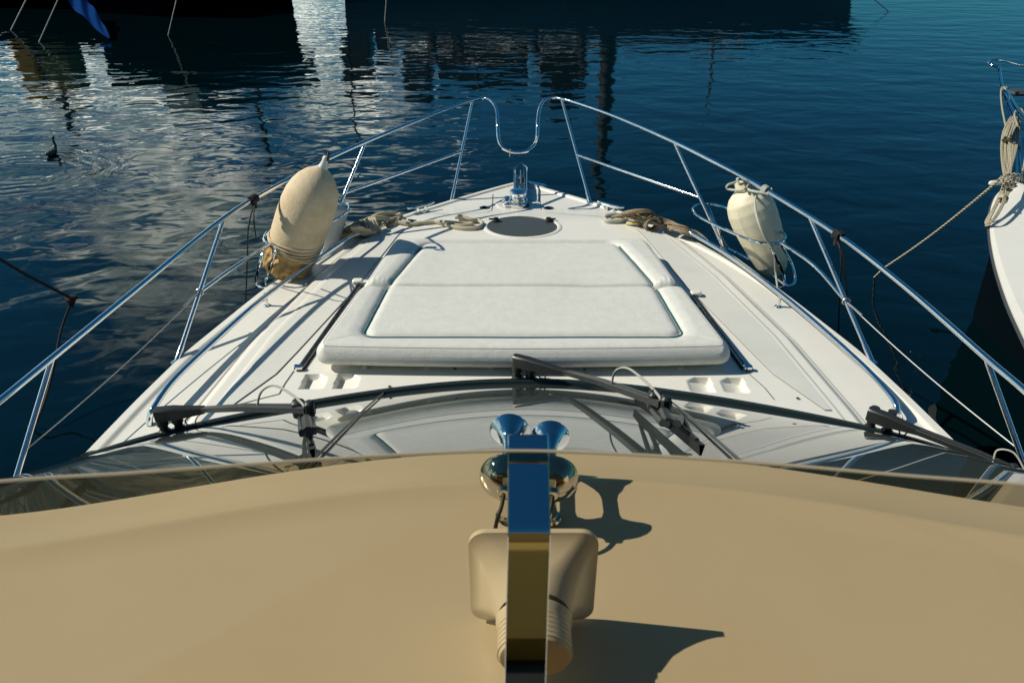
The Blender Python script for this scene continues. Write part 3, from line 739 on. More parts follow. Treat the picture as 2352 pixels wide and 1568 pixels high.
# inner panel distance, bolster border
iww = iw(Yc); dl = iww-np.abs(Xc-XC); dn = Yc2-(yin-.0*(1-Uc**2)); df = yinf-Yc2
din = np.minimum(dl, np.minimum(dn, df)); 
cr_ = .05
qx_ = np.clip(cr_*1.6-dl, 0, None); qn_ = np.clip(cr_*1.6-np.minimum(dn, df), 0, None)
din = np.where((qx_ > 0) & (qn_ > 0), cr_*1.6-np.sqrt(qx_**2+qn_**2), din)
groove = np.exp(-(din/.018)**2)
z = z+np.where(din < 0, .013*sstep(0, .09, -din), .009*sstep(0, .06, din))-.017*groove
ff = np.abs(Yc2-yfold); z = z-.030*np.exp(-(ff/.011)**2)-.009*np.exp(-(ff/.05)**2)
z = z-np.where(np.abs(Xc-XC) > iww, .02*np.exp(-(ff/.02)**2), 0)
# diagonal mitre seams at the near corners
for sg in (-1, 1):
    ax_, ay_ = XC+sg*(hwn-.03), yn+.05; bx_, by_ = XC+sg*in_n, yin
    t = np.clip(((Xc-ax_)*(bx_-ax_)+(Yc2-ay_)*(by_-ay_))/((bx_-ax_)**2+(by_-ay_)**2), 0, 1)
    dd = np.hypot(Xc-ax_-t*(bx_-ax_), Yc2-ay_-t*(by_-ay_)); z = z-.004*np.exp(-(dd/.007)**2)
# soft unevenness and creases
rng = np.random.RandomState(3)
for k in range(26):
    cx0 = XC+rng.uniform(-1, 1)*hwn; cy0 = rng.uniform(yn, yf); s0 = rng.uniform(.08, .25); z = z+rng.uniform(-1, 1)*.0045*np.exp(-((Xc-cx0)**2+(Yc-cy0)**2)/s0**2)*edge_r
for k in range(46):
    sg = rng.choice([-1, 1]); cy0 = rng.uniform(yn+.1, yf-.1); cx0 = XC+sg*(float(iw(cy0))+rng.uniform(-.06, .02)); an = rng.uniform(-.5, .5)
    u0 = (Xc-cx0)*math.cos(an)+(Yc-cy0)*math.sin(an); v0 = -(Xc-cx0)*math.sin(an)+(Yc-cy0)*math.cos(an)
    z = z-.0022*np.exp(-(u0/.05)**2-(v0/.006)**2)
# puckers beside the fold
for sg in (-1, 1):
    for k in range(4):
        cx0 = XC+sg*(float(hwm)-.07-.03*k); cy0 = yfold+.045+.012*(k % 2); z = z+.008*np.exp(-(((Xc-cx0)/.014)**2+((Yc-cy0)/.035)**2))
for _ in range(2):
    zz = z.copy(); z[1:-1, 1:-1] = (zz[1:-1, 1:-1]*4+zz[:-2, 1:-1]+zz[2:, 1:-1]+zz[1:-1, :-2]+zz[1:-1, 2:])/8
rows = [[(Xc[i, j], Yc2[i, j], z[i, j]) for j in range(NX)] for i in range(len(vv))]
cush = empty('sunpad_cushion', (XC, yn, D+.03))
tag(cush, 'cream padded sunbathing cushion with teal piping lying on the white foredeck', 'cushion')
mb = MB().grid(rows)
# skirt
per = [rows[0][j] for j in range(NX)]+[rows[i][-1] for i in range(1, len(vv))]+[rows[-1][j] for j in range(NX-2, -1, -1)]+[rows[i][0] for i in range(len(vv)-2, 0, -1)]
cen = V(XC, (yn+yf)/2, 0); sk = []
for off, dz in ((0.0, None), (.006, .056), (.009, .036), (.006, .018), (-.004, .005), (-.03, .0), (-.12, .004)):
    row = []
    for p in per:
        q = V(p[0], p[1], 0)-cen; n = V(q.x/hwn, q.y/((yf-yn)/2), 0)
        n = V(abs(n.x)**6*(1 if n.x > 0 else -1), abs(n.y)**6*(1 if n.y > 0 else -1), 0)
        n = n.normalized() if n.length > 1e-5 else V(0, 0, 0)
        row.append((p[0]+n.x*off, p[1]+n.y*off, (p[2] if dz is None else D+.112+dz)))
    sk.append(row)
mb.grid(sk, closeu=True)
mb.build('cushion_body', M['cush'], cush, sharp=60)
def czat(x, y):
    j = np.argmin(np.hypot(Xc-x, Yc2-y)); return float(z.flat[j])
def pipe(pts, r_, name, m_, dz=.003):
    pts = dense([V(p[0], p[1], 0) for p in pts], .03)
    MB().tube([V(p.x, p.y, czat(p.x, p.y)+dz) for p in pts], r_, 6).build(name, m_, cush)
pl = [(XC-float(iw(y_))-.0, y_) for y_ in np.linspace(yinf-.06, yin+.05, 30)]
pl += [(XC-in_n+.012, yin+.022), (XC-in_n+.045, yin+.004)] + [(XC-in_n+.09+(2*in_n-.18)*t, yin-.0) for t in np.linspace(0, 1, 20)]+[(XC+in_n-.045, yin+.004), (XC+in_n-.012, yin+.022)]
pl += [(XC+float(iw(y_)), y_) for y_ in np.linspace(yin+.05, yinf-.06, 30)]
pipe(pl, .0052, 'piping', M['teal'], .005)
# stitched top seam around the edge and the short vertical join at the front
st = MB(); q = [rows[7][j] for j in range(6, NX-6, 3)]+[rows[i][-7] for i in range(8, len(vv)-6, 3)]+[rows[-7][j] for j in range(NX-8, 6, -3)]+[rows[i][6] for i in range(len(vv)-8, 7, -3)]
st.tube([V(p[0], p[1], p[2]) for p in q], .0022, 5, closed=True)
jx = XC-.27
st.build('stitched_seam', mat('seam_thread', (.42, .43, .39), .8), cush)

# ------------------------------------------------------------------ fenders
def noise_tube(A, B, prof, n=48, wr=.0, folds=None, up=None):
    ax = (B-A).normalized(); u = ax.orthogonal().normalized(); w = ax.cross(u); ln = (B-A).length; rows = []
    for t, r_ in prof:
        row = []
        for k in range(n):
            a = 2*math.pi*k/n; rr = r_
            if folds: rr *= 1+folds(t, a)
            row.append(A+ax*(ln*t)+(u*math.cos(a)+w*math.sin(a))*rr)
        rows.append(row)
    return rows
def iprof(pts, n=60):
    t = np.linspace(0, 1, n); return [(float(a), float(np.interp(a, [p[0] for p in pts], [p[1] for p in pts]))) for a in t]
# tan covered fender
A = at(648, 634, D-.0); B = at(741, 385, D+.755)
r0 = .180
fend = empty('fender', A); tag(fend, 'large fender in a tan terry cover, gathered at its foot, in the left rail basket', 'fender')
P_ = [(0, .03), (.015, .09), (.04, .125), (.09, .15), (.15, .16), (.22, .160), (.28, .166), (.4, .178), (.55, .184), (.66, .185), (.75, .177), (.83, .158), (.89, .132), (.94, .100), (.975, .062), (1, .034)]
P_ = [(a, b*r0/.18) for a, b in P_]
def fl(t, a):
    k = float(sstep(.36, .05, t))
    return k*(.07*math.sin(a*15+3*math.sin(t*14)+3*mnoise.noise((t*9, math.cos(a), math.sin(a))))+.20*mnoise.noise((t*22, math.cos(a)*2.2, math.sin(a)*2.2)))
_r = noise_tube(A, B, iprof(P_, 130), 170, folds=fl); _c = int(.30*130)
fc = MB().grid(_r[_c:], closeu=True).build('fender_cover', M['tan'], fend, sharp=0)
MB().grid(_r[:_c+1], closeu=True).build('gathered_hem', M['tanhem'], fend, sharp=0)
ax = (B-A).normalized()
MB().lathe([(-.01, .036), (.0, .038), (.025, .027), (.055, .021), (.08, .023), (.09, .018), (.092, 0)], B-ax*.01, ax, 24).build('fender_eye', M['greyf'], fend)
mb = MB(); u = ax.orthogonal().normalized(); w = ax.cross(u)
for k in range(5):
    t = .30+.014*k; c = A.lerp(B, t); mb.tube([c+(u*math.cos(a)+w*math.sin(a))*(.178)+ax*(.035*math.sin(a+k*.5)) for a in np.linspace(0, 6.28, 41)[:-1]], .006, 6, closed=True)
mb.build('gathering_cord', M['tan'], fend)
# pale fender behind it
A2 = at(735, 575, D-.0); B2 = at(752, 455, D+.42)
A2 = at(728, 585, D-.06); B2 = at(764, 458, D+.34)
f2 = empty('fender', A2); tag(f2, 'pale grey vinyl fender half hidden behind the tan covered one', 'fender')
MB().grid(noise_tube(A2, B2, iprof([(0, .05), (.06, .11), (.14, .135), (.9, .138), (.96, .12), (1, .06)], 40), 48), closeu=True).lathe([(0, .05), (.05, .03), (.08, .025), (.09, 0)], B2-(B2-A2).normalized()*.005, (B2-A2), 16).build('fender_body', M['greyf'], f2, sharp=0)
# white ribbed fender on the right
A3 = at(1785, 632, D-.05); B3 = at(1706, 432, D+.54)
f3 = empty('fender', A3); tag(f3, 'aged white ribbed fender tied with grey line in the right rail basket', 'fender')
def ribs(t, a): return .022*float(sstep(.12, .2, t))*float(sstep(.9, .8, t))*max(0, math.cos(a*8))**6
MB().grid(noise_tube(A3, B3, iprof([(0, .035), (.02, .06), (.06, .085), (.14, .11), (.3, .133), (.5, .152), (.65, .162), (.76, .162), (.86, .15), (.93, .12), (.97, .085), (1, .05)], 90), 128, folds=ribs), closeu=True).build('fender_body', M['whitef'], f3, sharp=0)
ax3 = (B3-A3).normalized(); mb = MB(); mb.lathe([(0, .06), (.02, .055), (.03, .05), (.06, .045), (.065, .03), (.065, 0)], B3-ax3*.01, ax3, 20); mb.build('fender_eye', M['whitef'], f3)
c = at(1752, 467, D+.55)
rope3 = MB()
rail_p = onrail(Rtop, 1762)
tdir = (onrail(Rtop, 1790)-onrail(Rtop, 1735)).normalized(); n1 = tdir.orthogonal().normalized(); n2 = tdir.cross(n1)
rope3.tube([rail_p+tdir*(.05*(k/40)-.03)+(n1*math.cos(k*.55)+n2*math.sin(k*.55))*.024 for k in range(41)], .0085, 8)
rope3.tube([rail_p+tdir*.02+V(0, -.02, -.01), at(1735, 440, D+.60), at(1720, 436, D+.58), B3+V(.02, -.06, .03), B3+V(-.03, -.08, .01), at(1672, 434, D+.53), at(1672, 425, D+.56), at(1690, 418, D+.58), B3+V(.0, .05, .05), B3+V(.05, 0, .05), at(1715, 430, D+.59)], .0085, 8, res=7)
rope3.tube([rail_p-tdir*.02+V(-.01, -.03, -.02), at(1738, 447, D+.57), at(1734, 470, D+.53), at(1742, 510, D+.46), at(1758, 545, D+.37), at(1778, 580, D+.24), at(1781, 620, D+.08), at(1786, 660, D-.02)], .0075, 8, res=8)
rope3.tube([B3+V(.0, -.02, .05), at(1700, 424, D+.60), at(1693, 412, D+.63), at(1698, 410, D+.64)], .0085, 8, res=5)
tag(rope3.build('fender_line', M['ropegrey']), 'grey line knotted round the right rail and looped over the white fender', 'line')
mb = MB(); pr_ = onrail(Ltop, 752)
td = (onrail(Ltop, 770)-onrail(Ltop, 735)).normalized(); n1 = td.orthogonal().normalized(); n2 = td.cross(n1)
mb.tube([pr_-td*(.012*k/6)+(n1*math.cos(k*.7)+n2*math.sin(k*.7))*.022 for k in range(40)], .007, 6)
mb.tube([pr_, B+ax*.11, B+ax*.06+V(.02, -.03, 0), B+ax*.10+V(0, .03, 0), pr_], .007, 6, res=5)
mb.tube([pr_-td*(.1+.02*k)+(n1*math.cos(k*.9)+n2*math.sin(k*.9))*.02 for k in range(12)], .006, 6)
tag(mb.build('fender_lashing', M['ropeblack']), 'black lashing that hangs the tan fender from the left rail', 'line')
# black cords
def cordset(rp, tdir, tails, label):
    mb = MB(); n1 = tdir.orthogonal().normalized(); n2 = tdir.cross(n1)
    mb.tube([rp+tdir*(.0016*k-.03)+(n1*math.cos(k*.8)+n2*math.sin(k*.8))*.024 for k in range(38)], .0075, 6)
    mb.tube([rp-V(0, 0, .02), rp-V(0, 0, .06)], .018, 8)
    for t in tails: mb.tube([rp-V(0, 0, .03)]+t, .005, 6, res=5)
    tag(mb.build('tied_line', M['ropeblack']), label, 'line', 'black cords hanging from the bow rail')
rp = onrail(Ltop, 575); td = (onrail(Ltop, 600)-onrail(Ltop, 550)).normalized()
cordset(rp, td, [[at(571, 520, D+.55), at(568, 600, D+.2), at(564, 700, D-.3)], [at(583, 505, D+.58), at(588, 548, D+.4)]], 'black cord knotted on the left rail with two hanging tails')
rp = onrail(Rtop, 1924); td = (onrail(Rtop, 1940)-onrail(Rtop, 1900)).normalized()
cordset(rp, td, [[at(1938, 590, D+.45), at(1942, 640, D+.2), at(1945, 690, D+.0)], [at(1932, 590, D+.45), at(1928, 680, D-.1), at(1926, 770, D-.6)]], 'black cord wrapped on the right rail with tails hanging to the water')

# ------------------------------------------------------------------ ropes on deck
def bundle(path, n, spread, r_, seed, turns=1.5, h=.5):
    rnd = random.Random(seed); path = smooth([Vector(p) for p in path], 6); mb = MB(); m = len(path)
    for k in range(n):
        ph = rnd.uniform(0, 6.28); sp_ = rnd.uniform(.3, 1)*spread; tw = rnd.uniform(-turns, turns); pts = []
        a0 = int(rnd.uniform(0, .15)*m); a1 = m-int(rnd.uniform(0, .15)*m)
        for i in range(a0, a1):
            t = i/(m-1); p = path[i]; q = path[min(i+1, m-1)]-path[max(i-1, 0)]; nn = V(-q.y, q.x, 0).normalized()
            env = math.sin(math.pi*min(1, max(0, .08+.84*t)))**.5
            a = ph+tw*t*6.28
            o = nn*math.cos(a)*sp_*env+V(0, 0, 1)*(abs(math.sin(a))*sp_*h*env*1.2)
            z_ = max(float(deckz(p.x, p.y)) if abs(p.x-X0) < float(gw(p.y)) else D-.1, 0)
            pts.append(p+o+V(0, 0, r_))
        mb.tube(pts, r_, 8)
    return mb
def wrap(mb, c, t, rad, r_, turns, pitch):
    t = t.normalized(); n1 = t.orthogonal().normalized(); n2 = t.cross(n1)
    mb.tube([c+t*(pitch*k/10)+(n1*math.cos(k*.63)+n2*math.sin(k*.63))*rad for k in range(int(turns*10))], r_, 6)
# left heap
lp = [ondeck(778, 545, .01), ondeck(800, 540, .01), ondeck(830, 530, .03), ondeck(860, 518, .05), ondeck(895, 505, .05), ondeck(925, 505, .02)]
mb = bundle(lp, 15, .072, .0100, 5, 1.4, .9)
rnd = random.Random(11)
for k in range(9):
    c = ondeck(*rnd.choice([(858, 520), (880, 510), (905, 506), (835, 528)]), .04+.05*rnd.random()); a0 = rnd.uniform(0, 6.28); ra, rb_ = rnd.uniform(.05, .11), rnd.uniform(.02, .05); a1 = rnd.uniform(.3, .9)
    mb.tube([c+V(ra*math.cos(t)*math.cos(a1)-rb_*math.sin(t)*math.sin(a1), ra*math.cos(t)*math.sin(a1)+rb_*math.sin(t), .035*math.sin(t+a0)) for t in np.linspace(0, 5.4, 20)], .0115, 8)
wrap(mb, ondeck(840, 524, .06), V(1, .4, .1), .062, .010, 5, .02)
tailp = [ondeck(900, 505, .05), ondeck(925, 508, .02), ondeck(960, 512, .016), ondeck(1000, 510, .016), ondeck(1030, 518, .016), ondeck(1062, 524, .016), ondeck(1095, 523, .016), ondeck(1108, 514, .016), ondeck(1098, 506, .02), ondeck(1070, 505, .016), ondeck(1052, 500, .02)]
mb.tube(tailp, .0155, 10, res=6)
mb.tube([ondeck(915, 510, .03), ondeck(950, 515, .016), ondeck(990, 508, .016), ondeck(1025, 510, .04), ondeck(1060, 512, .016), ondeck(1085, 514, .016), ondeck(1060, 518, .016), ondeck(1020, 513, .016)], .0135, 10, res=6)
mb.tube([ondeck(1046, 500, .03), ondeck(1060, 497, .045), ondeck(1085, 505, .03), ondeck(1100, 503, .02)], .0155, 10, res=5)
deckrope = mb.build('deck_rope', M['rope']); tag(deckrope, 'heaped cream rope on the left foredeck with a loose loop beside the hatch', 'rope')
t0 = ondeck(938, 508, .018); MB().tube([t0, ondeck(955, 510, .018)], .018, 12).build('whipping', M['ropeblack'], deckrope)
mb = MB(); wrap(mb, ondeck(822, 530, .05), V(1, .35, .2), .05, .008, 6, .016); mb.build('binding', M['ropebrown'], deckrope)
fl_ = at(790, 540, D+.05); mb = MB().lathe([(-.09, .02), (-.08, .035), (-.05, .045), (.05, .045), (.08, .035), (.09, .02)], fl_, (1, .35, .1), 20)
o = mb.build('tag_float', mat('stained_yellow_float', (.55, .38, .12), .6, mottle=(20, (.3, .2, .08), .45, .7))); tag(o, 'small stained yellow float with faded lettering beside the left rope heap', 'float')
def text_obj(s_, size, loc, rot, mat_, parent, name='lettering', ext=.0006):
    c = bpy.data.curves.new(name, 'FONT'); c.body = s_; c.size = size; c.extrude = ext; c.align_x = 'CENTER'; c.align_y = 'CENTER'; c.resolution_u = 3
    ob = bpy.data.objects.new(name, c); COL.objects.link(ob)
    dg = bpy.context.evaluated_depsgraph_get(); me = bpy.data.meshes.new_from_object(ob.evaluated_get(dg)); bpy.data.objects.remove(ob)
    me.materials.clear(); me.materials.append(mat_); o2 = bpy.data.objects.new(name, me); COL.objects.link(o2)
    M4 = Matrix.Translation(loc) @ rot; me.transform(M4)
    if parent: o2.parent = parent; me.transform(Matrix.Translation(-Vector(parent.location)))
    return o2
text_obj('TEND', .034, fl_+V(-.01, -.033, .036), Matrix.Rotation(R(18), 4, 'Z') @ Matrix.Rotation(R(45), 4, 'X'), M['rubber'], o)
# right heap
rp_ = [ondeck(1425, 500, .02), ondeck(1455, 505, .05), ondeck(1490, 510, .06), ondeck(1530, 522, .05), ondeck(1570, 538, .04), ondeck(1600, 548, .03)]
mb = bundle(rp_, 17, .062, .0092, 9, .9, .9)
for k in range(5):
    mb.tube([ondeck(1404+3*k, 500-k, .02), ondeck(1425+5*k, 494-2*k, .06+.02*k), ondeck(1462+6*k, 488-k, .10+.015*k), ondeck(1486+6*k, 498, .08), ondeck(1480+8*k, 512, .05)], .0125, 8, res=6)
mb.tube([ondeck(1560, 535, .03), ondeck(1590, 530, .05), ondeck(1612, 542, .03), ondeck(1618, 553, .02), ondeck(1600, 552, .02)], .011, 8, res=6)
mb.tube([ondeck(1575, 540, .03), ondeck(1600, 534, .05), ondeck(1622, 550, .03), ondeck(1628, 560, .02)], .009, 8, res=6)
wrap(mb, ondeck(1492, 510, .06), V(.3, -1, 0), .058, .011, 3, .022)
rr_ = mb.build('deck_rope', M['ropebrown']); tag(rr_, 'bundled weathered brown rope on the right foredeck edge by the cleat', 'rope')
mb = MB().tube([ondeck(1388, 503, .015), ondeck(1392, 497, .03), ondeck(1408, 494, .035), ondeck(1428, 495, .03)], .021, 10, res=5)
mb.tube([ondeck(1388, 503, .015), ondeck(1396, 508, .015), ondeck(1420, 507, .02), ondeck(1436, 500, .04)], .019, 10, res=5)
mb.build('eye_splice', M['ropegrey'], rr_)
MB().tube([ondeck(1440, 514, .01), ondeck(1462, 512, .03), ondeck(1480, 516, .012)], .016, 8, res=4).build('yellow_strand', mat('faded_yellow_rope', (.6, .48, .2), .8), rr_)

# ------------------------------------------------------------------ left neighbour's mooring line
mb = MB(); k0 = at(162, 684, .9); a0 = at(-60, 560, 1.6)
mb.tube([a0, a0.lerp(k0, .5)-V(0, 0, .02), k0], .012, 8)
mb.tube([k0+V(0, 0, 0), k0+V(.05, .01, .0)], [.03, .02], 8); mb.tube([k0, k0-V(.02, 0, .09)], [.05, .018], 8)
mb.tube([k0-V(.0, 0, .03), at(140, 760, .62), at(120, 860, .32), at(88, 960, .1), at(55, 985, -.05)], .011, 8, res=5)
tag(mb.build('mooring_line', M['ropeblack']), 'black mooring line with a knot, dipping to the water on the left', 'rope')

# ------------------------------------------------------------------ neighbour yacht on the right
NZ = 1.45
nb = empty('sailing_yacht', (at(2352, 600, NZ).x, at(2352, 600, NZ).y, 0)); tag(nb, 'white sailing yacht bow with steel pulpit at the right edge of the picture', 'yacht')
eg = [(2318, 426), (2300, 436), (2288, 452), (2281, 478), (2281, 510), (2288, 555), (2303, 610), (2330, 680), (2362, 745), (2420, 850), (2500, 985), (2640, 1200)]
E_ = smooth([at(px, py, NZ) for px, py in eg], 6); cxn = 4.9
tipx = E_[0].x
def ctrx(y): return tipx+.02+(E_[0].y-y)*.12
outer = E_; inner = [V(ctrx(p.y)+(ctrx(p.y)-p.x), p.y, NZ) for p in E_]
rows = []
for a, b in zip(outer, inner): rows.append([a.lerp(b, t)+V(0, 0, .05*math.sin(math.pi*t)) for t in np.linspace(0, 1, 14)])
MB().grid(rows).build('deck', M['gel'], nb, recalc=False)
hrow = []
for p in outer[::-1]+inner:
    cc = V(ctrx(p.y), p.y, 0); q = V(p.x, p.y, 0)-cc
    hrow.append([V(p.x, p.y, NZ+.0), cc+q*1.03+V(0, 0, NZ-.01), cc+q*1.03+V(0, 0, NZ-.05), cc+q*.97+V(0, 0, NZ-.09), cc+q*.62+V(0, 0, NZ-.36), cc+q*.34+V(0, -.05, NZ-.7), cc+q*.2+V(0, -.1, .1), cc+q*.15+V(0, -.2, -.2)])
MB().grid([r_[:5] for r_ in hrow]).build('hull', M['gel'], nb, recalc=False)
MB().grid([r_[4:] for r_ in hrow]).build('underbody', mat('painted_dark_reflection', (.002, .005, .007), .9, spec=0), nb, recalc=False)  # near-black colour stands in for the dark water and hull reflection
stripe = MB().tube([V(p.x, p.y, 0)+V((p.x-ctrx(p.y))*.035, 0, NZ-.03) for p in outer], .012, 6).build('rubbing_strake', M['slot'], nb)
mb = MB()
mb.tube([at(2345, 150, NZ+.75), at(2300, 139, NZ+.75), at(2276, 139, NZ+.75), at(2270, 144, NZ+.74), at(2280, 151, NZ+.72), at(2297, 156, NZ+.70)], .014, 10, res=6)
mb.tube([at(2345, 150, NZ+.75), at(2400, 156, NZ+.75)], .014, 10)
mb.tube([at(2295, 153, NZ+.70), at(2304, 205, NZ+.60), at(2330, 270, NZ+.45), at(2342, 330, NZ+.3), at(2350, 420, NZ+.02)], .016, 10, res=5)
mb.tube([at(2304, 205, NZ+.60), at(2316, 245, NZ+.45), at(2332, 330, NZ+.2), at(2338, 425, NZ+.0)], .011, 10, res=5)
mb.tube([at(2310, 205, NZ+.62), at(2345, 262, NZ+.6), at(2400, 320, NZ+.55)], .016, 10, res=4)
mb.build('pulpit', M['steel'], nb)
mb = MB(); mb.box(at(2352, 212, NZ+.35), (.42, .28, .05), bev=.02); mb.build('grey_locker', M['slot'], nb)
MB().box(at(2288, 420, NZ), (.16, .05, .05), Matrix.Rotation(R(12), 3, 'Z'), bev=.015).build('bow_fairlead', M['gel'], nb)
# hanging coils
mb = MB(); rnd = random.Random(21)
def nb_pt(px, py, z_): return at(px, py, z_)
for k in range(11):
    o = rnd.uniform(-1, 1); x0 = 2325+9*o; w1 = rnd.uniform(8, 17)
    top = rnd.uniform(255, 285); z0 = NZ+.52
    mb.tube([nb_pt(x0+4, top, z0), nb_pt(x0-w1*.7, top+28, NZ+.50), nb_pt(x0-w1-2+rnd.uniform(-3, 3), 330, NZ+.40), nb_pt(x0-w1, 375, NZ+.30), nb_pt(2312+rnd.uniform(-5, 5), 412+rnd.uniform(-5, 5), NZ+.22),
             nb_pt(2318+w1*.4, 380, NZ+.32), nb_pt(x0+w1*.2, 330, NZ+.42), nb_pt(x0+w1*.5, 290, NZ+.5), nb_pt(x0+8, top, z0)], .0088, 7, res=5)
for k in range(7):
    a = rnd.uniform(-4, 4)
    mb.tube([nb_pt(2313+a, 410, NZ+.22), nb_pt(2300+a, 445+a, NZ+.16), nb_pt(2284+a, 478, NZ+.10), nb_pt(2268+a*.5, 508+a*2, NZ+.03), nb_pt(2266+a*.5, 521-abs(a)*3, NZ+.0), nb_pt(2285+a, 500, NZ+.08), nb_pt(2305+a, 465, NZ+.14), nb_pt(2322+a*2, 420, NZ+.2)], .0085, 7, res=5)
for k in range(5):
    c = nb_pt(2316, 425, NZ+.22)+V(rnd.uniform(-.02, .06), rnd.uniform(-.03, .03), rnd.uniform(-.04, .05)); mb.tube([c+V(.07*math.cos(t), .03*math.sin(t+k), .055*math.sin(t)) for t in np.linspace(0, 5.6, 18)], .0085, 7)
wrap(mb, nb_pt(2306, 452, NZ+.16), V(-.4, -.5, -.5), .035, .008, 3, .016)
mb.tube([nb_pt(2338, 290, NZ+.55), nb_pt(2330, 262, NZ+.57), nb_pt(2345, 250, NZ+.57), nb_pt(2360, 300, NZ+.5), nb_pt(2352, 380, NZ+.3), nb_pt(2340, 415, NZ+.15)], .009, 7, res=5)
tag(mb.build('rope_coil', M['ropecheck']), 'cream and black braided rope coil hanging from the pulpit at right', 'rope')
mb = MB(); mb.tube([nb_pt(2312, 208, NZ+.62), nb_pt(2303, 200, NZ+.64), nb_pt(2299, 215, NZ+.6), nb_pt(2302, 250, NZ+.53), nb_pt(2311, 300, NZ+.42), nb_pt(2310, 345, NZ+.34), nb_pt(2306, 372, NZ+.3)], .009, 8, res=5)
wrap(mb, nb_pt(2307, 203, NZ+.62), V(.2, -1, -.3), .022, .009, 2, .02)
tag(mb.build('rope_tail', M['ropecheck']), 'single braided rope tail looped over the top of the right pulpit', 'rope')
mb = MB(); p0 = nb_pt(2292, 416, NZ+.06); p1 = at(2030, 616, .25)
mb.tube([p0, nb_pt(2302, 405, NZ+.12)], .012, 8)
mb.tube([p0.lerp(p1, t)-V(0, 0, .05*math.sin(math.pi*t)) for t in np.linspace(0, 1, 20)]+[at(2000, 645, -.1)], .012, 8)
tag(mb.build('mooring_line', M['ropecheck']), 'braided mooring line running from the right yacht down into dark water', 'rope')

# ------------------------------------------------------------------ swimming bird
bird = MB(); b0 = DUCK
vs = []
rows = []
for t, w_, zc, h_ in ((-.19, .012, .06, .012), (-.15, .035, .055, .03), (-.09, .062, .05, .05), (0, .078, .045, .062), (.08, .066, .05, .058), (.13, .04, .065, .045), (.155, .026, .10, .034)):
    rows.append([b0+V(w_*math.cos(a), t, zc+h_*math.sin(a)) for a in np.linspace(0, 2*math.pi, 17)[:-1]])
bird.grid(rows, closeu=True); bird.f.append(tuple(range(16))); 
bird.tube([b0+V(0, .12, .08), b0+V(0, .165, .13), b0+V(-.005, .165, .19), b0+V(-.01, .175, .245), b0+V(-.01, .18, .27)], [.040, .030, .022, .022, .02], 12, res=4)
bird.lathe([(-.035, 0), (-.03, .014), (-.012, .025), (.01, .026), (.03, .018), (.042, .010), (.07, .008), (.105, .003), (.107, 0)], b0+V(0, .175, .275), (-1, .25, .05), 14)
bb = mat('dark_brown_plumage', (.035, .030, .024), .6, mottle=(38, (.30, .28, .23), .52, .62), bump=[(60, .5)])
d = bird.build('cormorant', bb, sharp=0); tag(d, 'dark long-necked waterbird swimming among rings of ripples on the left', 'bird')

# ------------------------------------------------------------------ boats across the basin
M['blackhull'] = mat('black_hull_paint', (.001, .001, .002), .9, spec=0)
M['bluehull'] = mat('blue_grey_hull', (.018, .085, .125), .45, mottle=(.35, (.012, .06, .10), .4, .7))
M['whitehull'] = mat('off_white_superstructure', (.5, .5, .46), .4)
M['dark'] = mat('dark_trim', (.01, .01, .012), .4)
M['orange'] = mat('orange_paint', (.85, .32, .02), .5)
M['olive'] = mat('olive_canvas', (.22, .18, .04), .8)
M['bluecov'] = mat('blue_canvas', (.005, .03, .12), 1.0, spec=0, bump=[(20, .6)], bdist=.02)
def boat(name, label, stern, bowp, beam, free, hullm, deckm='whitehull', boot=.25, z0=-.3, bowrake=.12, cat='boat'):
    """hull between two water points; returns root, axes"""
    a = Vector((stern.x, stern.y, 0)); b = Vector((bowp.x, bowp.y, 0)); ax = (b-a); ln = ax.length; ax.normalize(); n = V(-ax.y, ax.x, 0)
    root = empty(name, a); tag(root, label, cat)
    rows = []
    for t in np.linspace(0, 1, 30):
        w_ = beam/2*(1-max(0, (t-.45)/.55)**2.2)*(.88+.12*min(1, t*4))+.02
        sh = free*(1+.25*t*t)
        row = []
        for s_, k in ((-1, 0), (-1, 1), (-1, 2), (-1, 3), (1, 3), (1, 2), (1, 1), (1, 0)):
            ww, zz, fx = ((.8, z0, -.06), (.9, boot, -.03), (.97, sh*.6, .0), (1.0, sh, bowrake))[k]
            row.append(a+ax*(ln*t*(1+(fx if t > .6 else 0)*(t-.6)/.4*.3))+n*(s_*w_*ww)+V(0, 0, zz))
        rows.append(row)
    mb = MB().grid(rows); mb.f.append(tuple(range(8))); mb.build('hull', hullm, root, sharp=40)
    mb2 = MB()
    rows2 = [[p+V(0, 0, .0) for p in (r_[3]*.999+r_[4]*.001, r_[4])] for r_ in rows]
    MB().grid([[r_[3]-V(0, 0, .03), r_[4]-V(0, 0, .03)] for r_ in rows]).build('deck', M[deckm], root, recalc=False)
    return root, a, ax, n, ln
